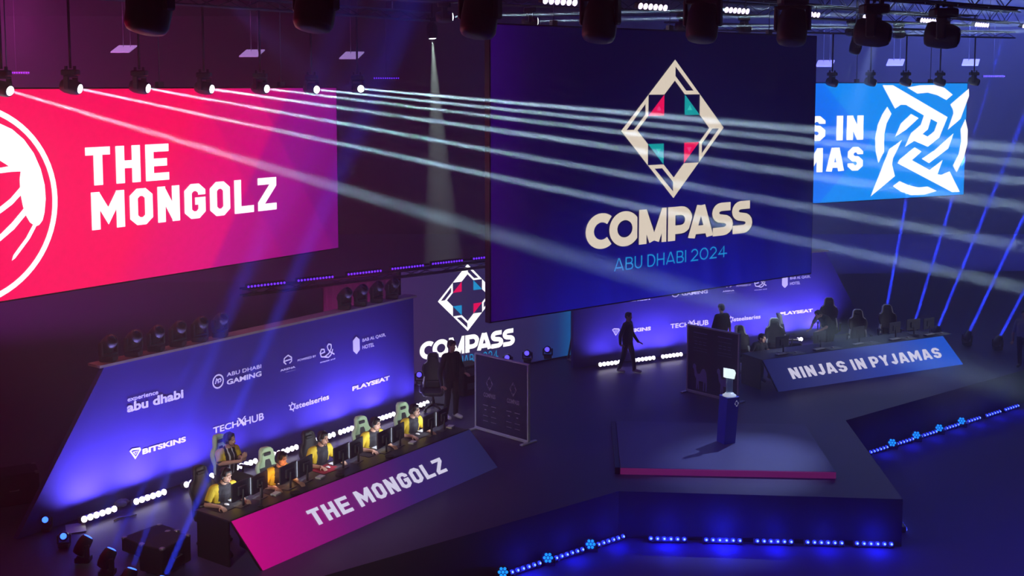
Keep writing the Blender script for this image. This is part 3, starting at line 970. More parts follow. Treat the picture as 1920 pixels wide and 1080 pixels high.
# round par cans with seven blue lenses
def par_proto():
    o = thing('par_can', 'x', 'stage light')
    M = Matrix.Translation((0, 0, .16)) @ Matrix.Rotation(PI / 2 - .35, 4, 'X')
    MB().lathe([(.05, -.16), (.09, -.14), (.112, -.04), (.118, .04), (.118, .06), (.105, .062)], 20, 0, M).build('can', HULL, o, False)
    br = MB()
    br.tube([(-.13, 0, .16), (-.13, 0, .01), (.13, 0, .01), (.13, 0, .16)], .012, 6)
    br.build('bracket', HULL, o, False)
    l = MB()
    for k in range(7):
        x, y = (0, 0) if k == 6 else (.066 * math.cos(k * PI / 3), .066 * math.sin(k * PI / 3))
        l.lathe([(.029, .062), (.026, .072), (.012, .078)], 10, 0, M @ Matrix.Translation((x, y, 0)))
    l.build('lens_cluster', LENS_CY, o, False)
    return o
par = par_proto()
for i, (p, where, k) in enumerate(par_sites):
    o = par if i == 0 else copy_tree(par)
    o.location = p
    o.rotation_euler = (0, 0, math.atan2(-p.x, p.y))
    o['label'] = 'round cyan par can by the blue bars, %s, %s from the camera' % (where, ORD[k])
    o['group'] = 'round par cans between the floor bars'

# white uplight battens at the foot of the backdrops
ub = led_bar_proto('uplight_bar', 6, 0.76, LENS_UP, None, .058)
used = [False]
for side, pl, starts, tw in (('left', PL, [-.42, .70, 1.87, 3.02, 4.19, 5.33, 6.18, 7.36, 8.62], 'behind the yellow-shirted players'),
                             ('right', PR, [.24, 1.40, 2.36, 3.55, 4.7, 5.8, 6.88, 8.05], 'behind the right desk')):
    for i, s in enumerate(starts):
        p = pl.w(s, 0.05, .34)
        place_bar(ub, used, 'white uplight bar %s, %s from the left' % (tw, ORD[i]), p, pl.ex, group='white uplight bars at the foot of the backdrops', tilt=-R(18))
        c = p + pl.ex * .38
        area('bar_uplight', c + pl.n * .16 + Vector((0, 0, .08)), c - pl.n * .34 + Vector((0, 0, 1.15)), ([36, 36, 24, 10, 7, 10, 25, 27, 11] if side == 'left' else [11, 21, 25, 18, 15, 21, 28, 40])[i], .72, .06, (.32, .27, 1.0), 112)

# ------------------------------------------------------------------ trusses
TRUS = mat('truss_dark_metal', (0.10, 0.10, 0.115), 0.5, 0.5, noise=.15)
def truss(label, a, b, sz=.36, m_=None):
    a, b = Vector(a), Vector(b)
    t = (b - a).normalized()
    side = Vector((-t.y, t.x, 0)).normalized() * sz / 2
    up = Vector((0, 0, sz / 2))
    o = thing('lighting_truss', label, 'truss', (a + b) / 2)
    ch = MB()
    cs = [side + up, -side + up, -side - up, side - up]
    for c in cs:
        ch.tube([a + c, b + c], .025, 6)
    ch.build('chords', m_ or TRUS, o)
    br = MB()
    n = int((b - a).length / .55)
    for i in range(n):
        p, q = a.lerp(b, i / n), a.lerp(b, (i + 1) / n)
        for k in range(4):
            c, d = cs[k], cs[(k + 1) % 4]
            br.tube([p + (c if i % 2 else d), q + (d if i % 2 else c)], .012, 5, cap=False)
    br.build('lacing', m_ or TRUS, o)
    for f in (.08, .36, .64, .92):
        p = a.lerp(b, f)
        m = MB()
        m.tube([p + Vector((0, 0, sz / 2)), Vector((p.x, p.y, 12.0))], .012, 6)
        m.build('hanging_chain', GREY, o)
    return o
H1 = 9.72
pa_ = Vector((-.44, 16.0, 0))
truss('near lighting truss carrying the big dark moving heads', pa_ - dC * 7 + Vector((0, 0, H1)), pa_ + dC * 14 + Vector((0, 0, H1)))
# ------------------------------------------------------------------ big dark moving heads, lamps off
plh = vplane((-.44, 16.0), AC)
big_px = [(283, 64, 'pointing down'), (593, 60, 'rounded'), (900, 72, 'beside the white downward beam'), (1125, 80, 'above the hung screen'), (1317, 80, 'above the cream emblem'), (1485, 86, 'above the right end of the hung screen'), (1637, 92, 'before the blue screen'), (1767, 95, 'nearest the right wall')]
for i, (u, v, nt_) in enumerate(big_px):
    s, z = plh.uv(u, v)
    look = Vector((.12, .25, 1)) if i < 6 else Vector((.85, -.45, -.15))
    K = 1.3
    o, _ = moving_head('moving_head', 'big dark moving head on the near truss, %s from the left' % ORD[i], plh.w(s, z + (.655 if i < 6 else .62) * K), look, 'dark moving heads on the near truss', K, True, LENS_OFF, True)
    m = MB()
    m.tube([(0, 0, .02), (0, 0, H1 - .18 - plh.w(s, z).z - .62 * K)], .03, 8)
    m.build('clamp_pipe', HULL, o, False)
# ------------------------------------------------------------------ beam heads with narrow white beams
BW1 = .0046
BEAMC = (0.55, 0.78, 1.0)
pbm = vplane((OBL - nL * .55)[:2], AL)
pl_edge = Plane((0, 24.0, 0), (1, 0, 0), (0, 0, 1))
trl = pbm.uv(-60, 158)[0], pbm.uv(700, 158)[0]
truss('slim pipe truss along the top edge of the pink screen', pbm.w(trl[0] - 4, 9.7), pbm.w(trl[1] + 2.0, 9.7), .2, HULL)
left_beams = [  # source pixel, then end pixel and its distance
    (4, 166, (900, 430), 17.5, 9000), (133, 163, (1530, 458), 20.0, 7000), (262, 163, (1530, 392), 20.5, 7000), (383, 165, (1530, 331), 20.5, 8000), (488, 165, (1530, 293), 20.0, 8000), (584, 167, (1530, 266), 18.8, 8000), (670, 166, (1530, 244), 16.5, 8000)]
for i, (u, v, (eu, ev), ey_, W_) in enumerate(left_beams):
    s, z = pbm.uv(u, v)
    tgt = aty(eu, ev, ey_)
    src = pbm.w(s, z)
    look = (tgt - src).normalized()
    o, tip = moving_head('moving_head', 'small moving head throwing a white beam, %s along the pink screen top' % ORD[i], src + Vector((0, 0, .40 * .8)), look, 'beam heads above the pink screen', .8, True, LENS_W)
    MB().tube([(0, 0, .02), (0, 0, 9.63 - src.z - .32)], .025, 8).build('hanging_pipe', HULL, o, False)
    beam('beam_lamp', tip + look * .02, tgt, W_ * BW1 * (.6, 1.4, 1.4, 1.35, .95, .7, .6)[i], .05, (2.0, 1.0, 1.0, 1.0, .8, .7, .6)[i], BEAMC)
prb = vplane((-1.5, 26.0), R(56))
truss('far lighting truss behind the hung screen', prb.w(-4, 9.95), prb.w(19, 9.95), .3)
right_beams = [(833, 32, (1920, 2)), (993, 40, (1920, 21)), (1280, 50, (1920, 42)), (1395, 54, (1920, 47)), (1598, 60, (1920, 57)), (1685, 64, (1920, 60))]
for i, (u, v, (eu, ev)) in enumerate(right_beams):
    s, z = prb.uv(u, v)
    src = prb.w(s, z)
    tgt = aty(eu, ev, src.y + 1.5)
    look = (tgt - src).normalized()
    o, tip = moving_head('moving_head', 'small moving head throwing a level white beam on the far truss, %s from the left' % ORD[i], src + Vector((0, 0, .40 * .8)), look, 'beam heads on the far truss', .8, True, LENS_W)
    MB().tube([(0, 0, .02), (0, 0, max(.08, 9.82 - src.z - .32))], .025, 8).build('hanging_pipe', HULL, o, False)
    beam('beam_lamp', tip + look * .02, tgt, 5200 * BW1, .045, .7, BEAMC)
# white downward spot
src = aty(810, 58, 36.0)
o, tip = moving_head('moving_head', 'moving head throwing a wide white beam straight down left of the hung screen', src + Vector((0, 0, .40)), (.06, 0, -1), 'spot heads on the far truss', 1.0, True, LENS_W)
MB().tube([(0, 0, .02), (0, 0, 12 - src.z - .40)], .025, 8).build('hanging_pipe', HULL, o, False)
spot('beam_lamp', tip + Vector((0, 0, -.03)), src + Vector((.30, 0, -7)), 30000, 12, (.80, 1.0, .92), .5, .03)
src = aty(1605, 86, 33.0)
o, tip = moving_head('moving_head', 'moving head throwing a faint beam down above the blue screen', src + Vector((0, 0, .40)), (-.25, 0, -1), 'spot heads on the far truss', 1.0, True, LENS_OFF)
MB().tube([(0, 0, .02), (0, 0, 12 - src.z - .40)], .025, 8).build('hanging_pipe', HULL, o, False)
spot('beam_lamp', tip + Vector((0, 0, -.03)), src + Vector((-1.3, 0, -5)), 3000, 6, (.6, .75, 1.0), .4, .03)
# dark heads hung before the blue screen top
prt = vplane((OBR - nR * .5)[:2], AR)
truss('slim pipe truss along the top edge of the blue screen', prt.w(3, 9.7), prt.w(17.5, 9.7), .2, HULL)
for i, (u, v) in enumerate([(1560, 157), (1632, 156), (1698, 156), (1762, 156), (1826, 155)]):
    s, z = prt.uv(u, v)
    o, _ = moving_head('moving_head', 'small dark moving head along the blue screen top, %s from the hung screen' % ORD[i], prt.w(s, z + .36), (.8, -.5, -.25), 'dark heads above the blue screen', .8, True, LENS_OFF)
    MB().tube([(0, 0, .02), (0, 0, 9.6 - z - .36)], .025, 8).build('hanging_pipe', HULL, o, False)
# ------------------------------------------------------------------ six-lamp bars on the middle truss
ptr = vplane((.8, 23.0), R(45))
truss('middle lighting truss carrying the lavender lamp bars', ptr.w(-9, 10.15), ptr.w(22, 10.15), .36)
hb = led_bar_proto('lamp_bar', 6, 1.0, LENS_LAV, None, .068)
used = [False]
for i, (u0, u1, v) in enumerate([(990, 1084, 2), (1168, 1254, 12), (1330, 1408, 19), (1470, 1540, 26), (1592, 1654, 32), (1702, 1756, 38), (1806, 1854, 46), (1896, 1940, 49)]):
    s0, s1 = ptr.uv(u0, v)[0], ptr.uv(u1, v)[0]
    z = ptr.uv((u0 + u1) / 2, v)[1]
    o = place_bar(hb, used, 'bar of six lavender lamps under the middle truss, %s from the left' % ORD[i], ptr.w((s0 + s1) / 2 - .5, z - .07, .1), ptr.ex, group='six-lamp bars under the middle truss', tilt=R(16))
    m = MB()
    for x in (.15, .85):
        m.tube([(x, .0, .12), (x, .0, max(.2, 9.98 - z + .07))], .012, 6)
    h = m.build('hanger', HULL, o, False)
    for ch in kids(o):
        if ch.name.startswith('hanger') and ch != h:
            bpy.data.objects.remove(ch)
# ------------------------------------------------------------------ blue floor beams
def floor_beam(u, v, tu, tv, z0, ztop, label, watt, deg, group, dy=2.0):
    base = atz(u, v, z0)
    src = Vector((base.x, base.y, z0))
    tgt = aty(tu, tv, src.y + dy)
    look = (tgt - src).normalized()
    k = .7
    o, tip = moving_head('floor_light', label, Vector((src.x, src.y, z0 - .40 * k - .10)), look, group, k, False, LENS_B)
    beam('beam_lamp', tip + look * .02, tgt, watt * .25, .09, deg, (.02, .05, 1.0))
gb = 'blue beam lights on the floor'
for i, ((u, v), (tu, tv)) in enumerate([((1655, 612), (1728, 220)), ((1713, 606), (1832, 220)), ((1756, 615), (1922, 215)), ((1814, 624), (2008, 220)), ((1871, 633), (2092, 220))]):
    floor_beam(u, v, tu, tv, .40, 8, 'blue floor light behind the right desk, %s from the left' % ORD[i], 650, 1.2, gb, 5.0)
for i, ((u, v), (tu, tv)) in enumerate([((155, 1012), (430, 560)), ((200, 1036), (455, 545)), ((240, 1074), (455, 520)), ((300, 1090), (560, 500))]):
    floor_beam(u, v, tu, tv, .40, 8, 'blue floor light at the left end of the left desk, %s from the left' % ORD[i], [60, 60, 90, 190][i], 4.0, gb, 2.0)
for i, (u, v) in enumerate([(85, 955), (119, 985)]):
    b = atz(u, v, .40)
    moving_head('floor_light', 'blue floor light facing out by the left backdrop corner, %s from the backdrop' % ORD[i], b - Vector((0, 0, .39)), (.3, -1, .35), gb, .5, False, LENS_B)
# rear row: dark boxes with one blue lens, in front of the rear screen
for i, (u, v) in enumerate([(788, 700), (870, 684), (952, 668), (989, 660), (1027, 653)]):
    b = aty(u, v, (lambda pl: pl.w(*pl.uv(u, v)).y)(vplane((prr + nC * .9)[:2], AC)))
    moving_head('floor_light', 'dark floor light with a blue lens before the rear screen, %s from the left' % ORD[i], b - Vector((0, 0, .29)), (-.15, -1, .3), 'floor lights before the rear screen', .62, False, LENS_BV)
# moving heads standing on the left backdrop's ledge
pld = vplane((OBL - nL * .16)[:2], AL)
ledge_px = [(203, 650), (250, 640), (292, 628), (333, 617), (374, 606), (412, 596), (646, 552), (676, 546), (706, 540), (735, 533)]
for i, (u, v) in enumerate(ledge_px):
    s, z = pld.uv(u, v)
    moving_head('ledge_light', 'small dark moving head on the left backdrop ledge, %s from the left' % ORD[i], pld.w(s, HB + .05), (.5, -.35, .55), 'moving heads on the left backdrop ledge', .82, False, LENS_OFF)
# violet dotted batten above the rear screen, ending behind the left backdrop
pvl = PRW.shifted(.25)
vb = led_bar_proto('violet_bar', 12, 1.02, LENS_VIO, None, .027)
used = [False]
for i, (u0, u1) in enumerate([(523, 534), (550, 624), (645, 714), (728, 793), (803, 866), (877, 940)]):
    vv = 527 - (u0 - 550) * .125
    s, z = pvl.uv(u1, vv - (u1 - u0) * .12)
    place_bar(vb, used, 'violet dotted LED bar above the rear screen, %s from the left' % ORD[i], pvl.w(s - 1.02, z - .07), dC, group='violet dotted bars above the rear screen')
vt = truss('low pipe truss under the violet dotted bars', pvl.w(-10.4, ZR1 - .12, -.14), pvl.w(.2, ZR1 - .12, -.14), .16)
for ch in kids(vt):
    if ch.name.startswith('hanging_chain'):
        bpy.data.objects.remove(ch)
# pink-lit folded drape behind the ledge heads, lit by a magenta lamp
dr = MB()
pd = PRW.shifted(-.05)
s0, s1 = pd.uv(606, 560)[0], pd.uv(752, 560)[0]
n = 40
vs, fs = [], []
for i in range(n + 1):
    s = s0 + (s1 - s0) * i / n
    for z in (0.0, ZR1 - .25):
        vs.append(pd.w(s, z, .05 * math.sin(i * 1.9)))
for i in range(n):
    fs.append((2 * i, 2 * i + 2, 2 * i + 3, 2 * i + 1))
b0 = len(vs)
vs += [pd.w(s0 + (s1 - s0) * i / n, z, .05 * math.sin(i * 1.9) - .03) for i in range(n + 1) for z in (0.0, ZR1 - .25)]
fs += [tuple(b0 + j for j in reversed(f)) for f in fs]
o = dr.add(vs, fs, 0, True).build('drape', mat('grey_drape', (.25, .22, .26), .9, noise=.2, scale=4))
tag(o, 'folded drape lit magenta behind the heads on the left backdrop ledge', 'drape')
c = pd.w(s0 + .9, 2.5, 0)
spot('drape_lamp', pd.w(s0 + .5, 0.5, 1.6), pd.w(s0 + .8, 2.7, 0), 160, 62, (1.0, .04, .55), .6, .05)
# far ceiling panels and far violet bars
for i, (u, v, y) in enumerate([(230, 93, 50), (470, 101, 50), (657, 105, 50), (1545, 120, 56), (1677, 118, 56), (1818, 118, 56)]):
    p = aty(u, v, y)
    o = thing('ceiling_panel', 'pale flat hanging panel near the ceiling above the %s' % (['pink screen emblem', 'pink screen lettering', 'gap beside the pink screen', 'right end of the hung screen', 'blue screen emblem', 'right end of the blue screen'][i]), 'panel', p, 0, 'pale panels hanging near the ceiling')
    MB().add([(-.45, -.2, -.14), (.33, -.2, -.14), (.56, .2, .14), (-.22, .2, .14), (-.45, -.2, -.09), (.33, -.2, -.09), (.56, .2, .19), (-.22, .2, .19)], [(3, 2, 1, 0), (4, 5, 6, 7), (0, 1, 5, 4), (1, 2, 6, 5), (2, 3, 7, 6), (3, 0, 4, 7)]).build('panel', mat('pale_panel_glow', (.6, .6, .66), .7, emit=lin(120, 105, 160), power=1.8), o, False)  # panels are no lamps, glow added so they show through the haze
    for x, y2 in ((0, .1), (.3, .1)):
        MB().tube([(x, y2, .06), (x, y2, 12 - p.z)], .012, 6).build('hanger', GREY, o, False)
used = [True]
for i, (u, v, y) in enumerate([(700, 150, 46), (1842, 146, 52), (4, 140, 44)]):
    p = aty(u, v, y)
    o = place_bar(vb, used, 'faint violet LED bar far away %s' % ['in the dark left of the hung screen', 'beyond the right end of the blue screen', 'above the left end of the pink screen'][i], p, (1, .1, 0), group='faint violet bars far away')
    MB().tube([(.5, 0, .1), (.5, 0, 12 - p.z)], .012, 6).build('hanger', HULL, o, False)
# ------------------------------------------------------------------ gaming chairs (face local -y)
MINT = mat('mint_leather', (0.66, 0.95, 0.56), 0.5, noise=.08, scale=14)
CHBLK = mat('chair_black_leather', (0.028, 0.028, 0.036), 0.45, noise=.3, scale=25)
STRIPE = mat('chair_pale_stripe', (0.85, 0.88, 0.86), 0.5)
def chair_proto(accent):
    """racing-style chair: shell back with shoulder wings, slot under the headrest, star base"""
    o = thing('gaming_chair', 'x', 'chair')
    prof = [(.40, .24), (.50, .27), (.62, .265), (.78, .235), (.90, .27), (1.00, .275), (1.08, .235), (1.13, .165), (1.22, .15), (1.30, .135), (1.345, .09)]
    yb = lambda z: .22 + (z - .45) * .20
    b = MB()
    rows = []
    for z, hw in prof:
        y = yb(z)
        d = .055
        rows.append([(-hw, y - d - .035, z), (-hw * .84, y - d, z), (-hw * .3, y - d + .012, z), (hw * .3, y - d + .012, z), (hw * .84, y - d, z), (hw, y - d - .035, z), (hw, y + .03, z), (hw * .5, y + .055, z), (-hw * .5, y + .055, z), (-hw, y + .03, z)])
    vs = [p for r in rows for p in r]
    fs, mi = [], []
    n = 10
    for j in range(len(rows) - 1):
        for k in range(n):
            fs.append((j * n + k, j * n + (k + 1) % n, (j + 1) * n + (k + 1) % n, (j + 1) * n + k))
            top = prof[j][0] >= 1.12
            side = k in (0, 4, 5, 9)
            if accent == 'mint':
                mi.append(1 if (top or (side and prof[j][0] > .55) or (k in (1, 3) and prof[j][0] >= .99)) else 0)
            elif accent == 'plain':
                mi.append(0)
            else:
                mi.append(1 if (k in (0, 4, 5, 9) and not .72 < prof[j][0] < 1.05) else 0)
    fs.append(tuple(range(n - 1, -1, -1)))
    mi.append(0)
    fs.append(tuple((len(rows) - 1) * n + k for k in range(n)))
    mi.append(0 if accent == 'plain' else 1)
    bb = MB()
    bb.v = [Vector(p) for p in vs]
    bb.f = [list(f) for f in fs]
    bb.mi = mi
    bb.sm = [True] * len(fs)
    back = bb.build('backrest', [CHBLK, MINT if accent == 'mint' else STRIPE], o, False)
    s = MB()
    s.rbox((0, yb(1.235) - .062, 1.235), (.17, .03, .06), .012)
    s.build('headrest_slot', CHBLK, back, False)
    p = MB()
    p.rbox((0, yb(.62) - .075, .60), (.34, .07, .18), .03)
    p.build('lumbar_pillow', CHBLK, o, False)
    st = MB()
    st.rbox((0, -.02, .445), (.50, .52, .11), .04)
    st.rbox((-.235, -.04, .475), (.07, .44, .10), .03, 1)
    st.rbox((.235, -.04, .475), (.07, .44, .10), .03, 1)
    st.build('seat', [CHBLK, CHBLK], o, False)
    for sx in (-1, 1):
        a = MB()
        a.tube([(sx * .27, .05, .42), (sx * .33, .05, .44), (sx * .33, .02, .66)], .022, 8)
        a.rbox((sx * .33, -.03, .675), (.085, .27, .03), .012)
        a.build('armrest', CHBLK, o, False)
    g = MB()
    g.lathe([(.045, .12), (.045, .26), (.028, .26), (.028, .40)], 12)
    g.build('gas_lift', BLACK, o, False)
    bs = MB()
    for k in range(5):
        an = k * 2 * PI / 5 + .3
        bs.tube([(0, 0, .13), (.16 * math.cos(an), .16 * math.sin(an), .115), (.31 * math.cos(an), .31 * math.sin(an), .085)], [.04, .032, .022], 8)
    bs.build('star_base', BLACK, o, False)
    for k in range(5):
        an = k * 2 * PI / 5 + .3
        M = Matrix.Translation((.31 * math.cos(an), .31 * math.sin(an), .035)) @ Matrix.Rotation(an, 4, 'Z') @ Matrix.Rotation(PI / 2, 4, 'X')
        MB().lathe([(.034, -.022), (.034, .022)], 12, 0, M).build('caster', BLACK, o, False)
    return o
chm, chb, chp = chair_proto('mint'), chair_proto('black'), chair_proto('plain')
used_m, used_b, used_p = [False], [False], [False]
def put_chair(kind, xy, rotz, label, group):
    pr, us = {'mint': (chm, used_m), 'black': (chb, used_b), 'plain': (chp, used_p)}[kind]
    o = pr if not us[0] else copy_tree(pr)
    us[0] = True
    o.location = (xy[0], xy[1], 0)
    o.rotation_euler = (0, 0, rotz)
    o['label'] = label
    o['group'] = group
    if group == GL: o.scale = (.94, .94, .96)
    return o
GL, GR = 'chairs of the yellow-shirted players', 'chairs at the right desk'
ROTL = PI / 2 - AL
ROTR = PI / 2 - AR
OL, OR_ = deskL.location, deskR.location
def LW_(s, q): return OL + dL * s + nL * q
def RW_(s, q): return OR_ + dR * s + nR * q
GL, GR = 'chairs of the yellow-shirted players', 'chairs at the right desk'
LEFT = [(.47, -1.58), (1.72, -2.78), (1.63, -1.52), (2.98, -1.66), (4.28, -1.56), (5.45, -1.56)]
put_chair('plain', LW_(.36, -1.65), ROTL + .05, 'black high-backed chair of the player nearest the camera at the left desk', GL)
put_chair('mint', LW_(1.83, -2.83), ROTL + .15, 'mint and black chair of the man holding his hands together behind the left desk', GL)
put_chair('mint', LW_(1.74, -1.49), ROTL - .05, 'mint and black chair between the clasped-hands man and the red mouse mat', GL)
put_chair('plain', LW_(2.95, -1.62), ROTL, 'dark chair of the player at the red mouse mat', GL)
put_chair('mint', LW_(4.28, -1.49), ROTL - .05, 'mint and black chair second from the far end of the left desk', GL)
put_chair('mint', LW_(5.56, -1.50), ROTL - .05, 'mint and black chair at the far end of the left desk', GL)
b = atz(812, 768, 0)
put_chair('black', (b.x, b.y), ROTL - .9, 'black chair with pale edge stripe beside the standing man before the rear screen', 'spare chairs')
put_chair('black', RW_(.35, -1.72), ROTR + .1, 'black chair behind the seated man at the right desk', GR)
put_chair('black', RW_(1.67, -2.14), ROTR - .55, 'empty black chair between the seated man and the bending man', GR)
put_chair('black', RW_(2.75, -2.75), ROTR + 1.0, 'black chair turned sideways left of the bending man', GR)
put_chair('black', RW_(4.95, -3.60), ROTR - .7, 'tall empty black chair behind the bending man', GR).scale = (1.0, 1.0, 1.06)
put_chair('black', RW_(4.70, -2.05), ROTR - .6, 'empty black chair right of the bending man', GR)
put_chair('black', RW_(6.07, -2.18), ROTR - .45, 'empty black chair at the far right end of the right desk', GR)

# ------------------------------------------------------------------ people
SKIN = mat('skin_light', (0.58, 0.34, 0.24), 0.55, noise=.06, scale=30)
SKIN_T = mat('skin_tan', (0.48, 0.26, 0.17), 0.55, noise=.06, scale=30)
LIP = mat('lips', (0.36, 0.12, 0.10), 0.5)
EYE = mat('eye_dark', (0.02, 0.015, 0.012), 0.3)
HAIR = mat('hair_black', (0.010, 0.008, 0.008), 0.5, noise=.4, scale=60)
YEL = mat('jersey_yellow', (0.72, 0.52, 0.03), 0.8, noise=.08, scale=18)
JBLK = mat('jersey_black', (0.014, 0.014, 0.02), 0.8, noise=.2, scale=18)
JWHT = mat('jersey_white_stripe', (0.75, 0.76, 0.78), 0.8)
SUIT = mat('dark_clothes', (0.016, 0.016, 0.024), 0.85, noise=.25, scale=14)
TROUS = mat('black_trousers', (0.018, 0.018, 0.022), 0.85, noise=.25, scale=14)
SHOE_W = mat('white_shoe', (0.70, 0.70, 0.74), 0.6)
SHOE_B = mat('black_shoe', (0.02, 0.02, 0.022), 0.5)
GREYC = mat('grey_shirt', (0.30, 0.30, 0.36), 0.85, noise=.1)
HSET = mat('headset_black', (0.02, 0.02, 0.024), 0.4)
def remesh(mb, name, mats, parent, vox, smooth=2, paint=None):
    me = bpy.data.meshes.new(name)
    me.from_pydata([tuple(v) for v in mb.v], [], mb.f)
    bm = bmesh.new()
    bm.from_mesh(me)
    bmesh.ops.recalc_face_normals(bm, faces=bm.faces)
    bm.to_mesh(me)
    bm.free()
    o = bpy.data.objects.new(name, me)
    COL.objects.link(o)
    m = o.modifiers.new('r', 'REMESH')
    m.mode = 'VOXEL'
    m.voxel_size = vox
    m = o.modifiers.new('s', 'SMOOTH')
    m.factor = .5
    m.iterations = smooth
    dg = bpy.context.evaluated_depsgraph_get()
    dg.update()
    me2 = bpy.data.meshes.new_from_object(o.evaluated_get(dg))
    o.modifiers.clear()
    o.data = me2
    bpy.data.meshes.remove(me)
    me2.name = name
    me2.materials.clear()
    for m in mats:
        me2.materials.append(m)
    me2.polygons.foreach_set('use_smooth', [True] * len(me2.polygons))
    if paint:
        me2.polygons.foreach_set('material_index', [paint(p.center, p.normal) for p in me2.polygons])
    o.parent = parent
    return o
V = Vector
def hand(mb, wr, d, palm, curl, left):
    """palm, four bent fingers and a side thumb; d = hand direction, palm = palm normal (the way fingers curl)"""
    d = V(d).normalized()
    palm = (V(palm) - d * V(palm).dot(d)).normalized()
    side = d.cross(palm).normalized() * (1 if left else -1)
    wr = V(wr)
    for k in (-1, 0, 1):
        mb.capsule(wr + side * .012 * k, wr + d * .082 + side * .026 * k, .017, .0145, 8)
    lens = (.070, .080, .075, .058)
    for i, L in enumerate(lens):
        off = side * (.033 - .022 * i)
        p0 = wr + d * .082 + off
        a1 = curl * .6
        d1 = (d * math.cos(a1) + palm * math.sin(a1) + off * 1.2).normalized()
        p1 = p0 + d1 * L * .5
        a2 = curl * 1.5
        d2 = (d * math.cos(a2) + palm * math.sin(a2) + off * 1.2).normalized()
        p2 = p1 + d2 * L * .5
        mb.capsule(p0, p1, .0095, .009, 7)
        mb.capsule(p1, p2, .009, .0075, 7)
    t0 = wr + d * .025 + side * .030
    t1 = t0 + (d * .65 + side * .75 + palm * .25).normalized() * .042
    t2 = t1 + (d * .9 + side * .2 + palm * .45).normalized() * .032
    mb.capsule(t0, t1, .0125, .011, 7)
    mb.capsule(t1, t2, .011, .0085, 7)
def person(label, loc, rotz, J, look, shirt, skin=SKIN, pants=TROUS, shoe=SHOE_B, headset=False, long_sleeve=False, hands=((0, -1, -.15), (0, 0, -1), .5), group=None, jersey=False, cap_hair=True, sc=1.0, hands2=None):
    """J: joints in local space, the figure facing -y"""
    o = thing('person', label, 'person', loc, rotz, group)
    o.scale = (sc, sc, sc)
    J = {k: V(v) for k, v in J.items()}
    lk = V(look).normalized()
    rx = lk.cross(V((0, 0, 1))).normalized()
    up = rx.cross(lk).normalized()
    H = J['head']
    hp = lambda x, f, u: H + rx * x + lk * f + up * u
    pel, che, nck = J['pelvis'], J['chest'], J['neck']
    ax = (J['shL'] - J['shR']).normalized()
    fw = ax.cross(V((0, 0, 1))).normalized()
    if fw.y > 0: fw = -fw
    def torso(mb, g):
        mb.capsule(pel + ax * .075, che + ax * .085, .108 + g, .105 + g, 14)
        mb.capsule(pel - ax * .075, che - ax * .085, .108 + g, .105 + g, 14)
        mb.capsule(pel, che + fw * .02, .115 + g, .115 + g, 14)
        mb.capsule(J['shL'] - ax * .03, J['shR'] + ax * .03, .062 + g, .062 + g, 12)
        mb.capsule(che, nck - (nck - che) * .25, .10 + g, .06 + g, 12)
    body = MB()
    torso(body, 0)
    body.capsule(che.lerp(nck, .6), nck + (H - nck) * .55, .056, .052, 12)
    # head: skull, jaw, nose, brow, ears
    M = Matrix((rx, lk, up)).transposed().to_4x4()
    M.translation = H
    body.ell((0, -.012, .028), (.074, .094, .088), 0, M)
    body.ell((0, .022, -.035), (.060, .066, .075), 0, M)
    body.capsule(hp(0, .062, -.088), hp(0, .072, -.078), .026, .024, 8)
    body.capsule(hp(0, .086, .018), hp(0, .106, -.022), .010, .014, 8)
    body.capsule(hp(-.035, .078, .026), hp(.035, .078, .026), .013, .013, 8)
    body.capsule(hp(-.014, .088, -.052), hp(.014, .088, -.052), .009, .009, 8)
    for s in (-1, 1):
        body.ell((s * .078, -.008, -.004), (.012, .022, .032), 0, M)
    for s in 'LR':
        body.capsule(J['sh' + s], J['el' + s], .050, .040, 12)
        body.capsule(J['el' + s], J['wr' + s], .041, .027, 12)
        body.capsule(J['hip' + s], J['kn' + s], .088, .058, 12)
        body.capsule(J['kn' + s], J['an' + s].lerp(J['kn' + s], .55), .056, .058, 12)
        body.capsule(J['an' + s].lerp(J['kn' + s], .55), J['an' + s], .056, .036, 12)
        body.capsule(J['an' + s], J['to' + s], .040, .032, 10)
        hd = hands2 if (s == 'R' and hands2) else hands
        hand(body, J['wr' + s], hd[0], hd[1], hd[2], s == 'L')
    e1, e2, mo = hp(-.032, .082, .006), hp(.032, .082, .006), hp(0, .094, -.052)
    def paint(c, n):
        if (c - e1).length < .0125 or (c - e2).length < .0125: return 1
        dm = c - mo
        if abs(dm.dot(rx)) < .024 and abs(dm.dot(up)) < .009 and dm.length < .035: return 2
        return 0
    remesh(body, 'body', [skin, EYE, LIP], o, .0075, 2, paint)
    # shirt
    sh = MB()
    torso(sh, .014)
    for s in 'LR':
        e = J['el' + s]
        if long_sleeve:
            sh.capsule(J['sh' + s], e, .064, .054, 12)
            sh.capsule(e, J['wr' + s].lerp(e, .08), .054, .040, 12)
        else:
            sh.capsule(J['sh' + s], J['sh' + s].lerp(e, .72), .066, .060, 12)
    mid = (J['shL'] + J['shR']) / 2
    def jp(c, n):
        if not jersey: return 0
        d = c - mid
        x = abs(d.dot(ax))
        low = (c - che).dot((che - pel).normalized())
        if x > .085 and low > -.10 and x + .8 * max(0, -low) > .10:
            for s in 'LR':
                t = (c - J['sh' + s]).dot((J['el' + s] - J['sh' + s]).normalized()) / (J['el' + s] - J['sh' + s]).length
                if (c - J['sh' + s].lerp(J['el' + s], max(0, min(1, t)))).length < .085 and t > .78: return 1
            if d.dot(fw) > .055 and .085 < x < .12: return 1
            return 0
        if jersey == 2 and d.dot(fw) > .03 and .035 < x < .06: return 2
        return 1 if (d.dot(fw) > -.02 or low < .02) else 0
    remesh(sh, 'shirt', [shirt, JBLK, JWHT], o, .008, 2, jp)
    # trousers and shoes
    tr = MB()
    tr.capsule(pel + ax * .07, pel - ax * .07, .128, .128, 12)
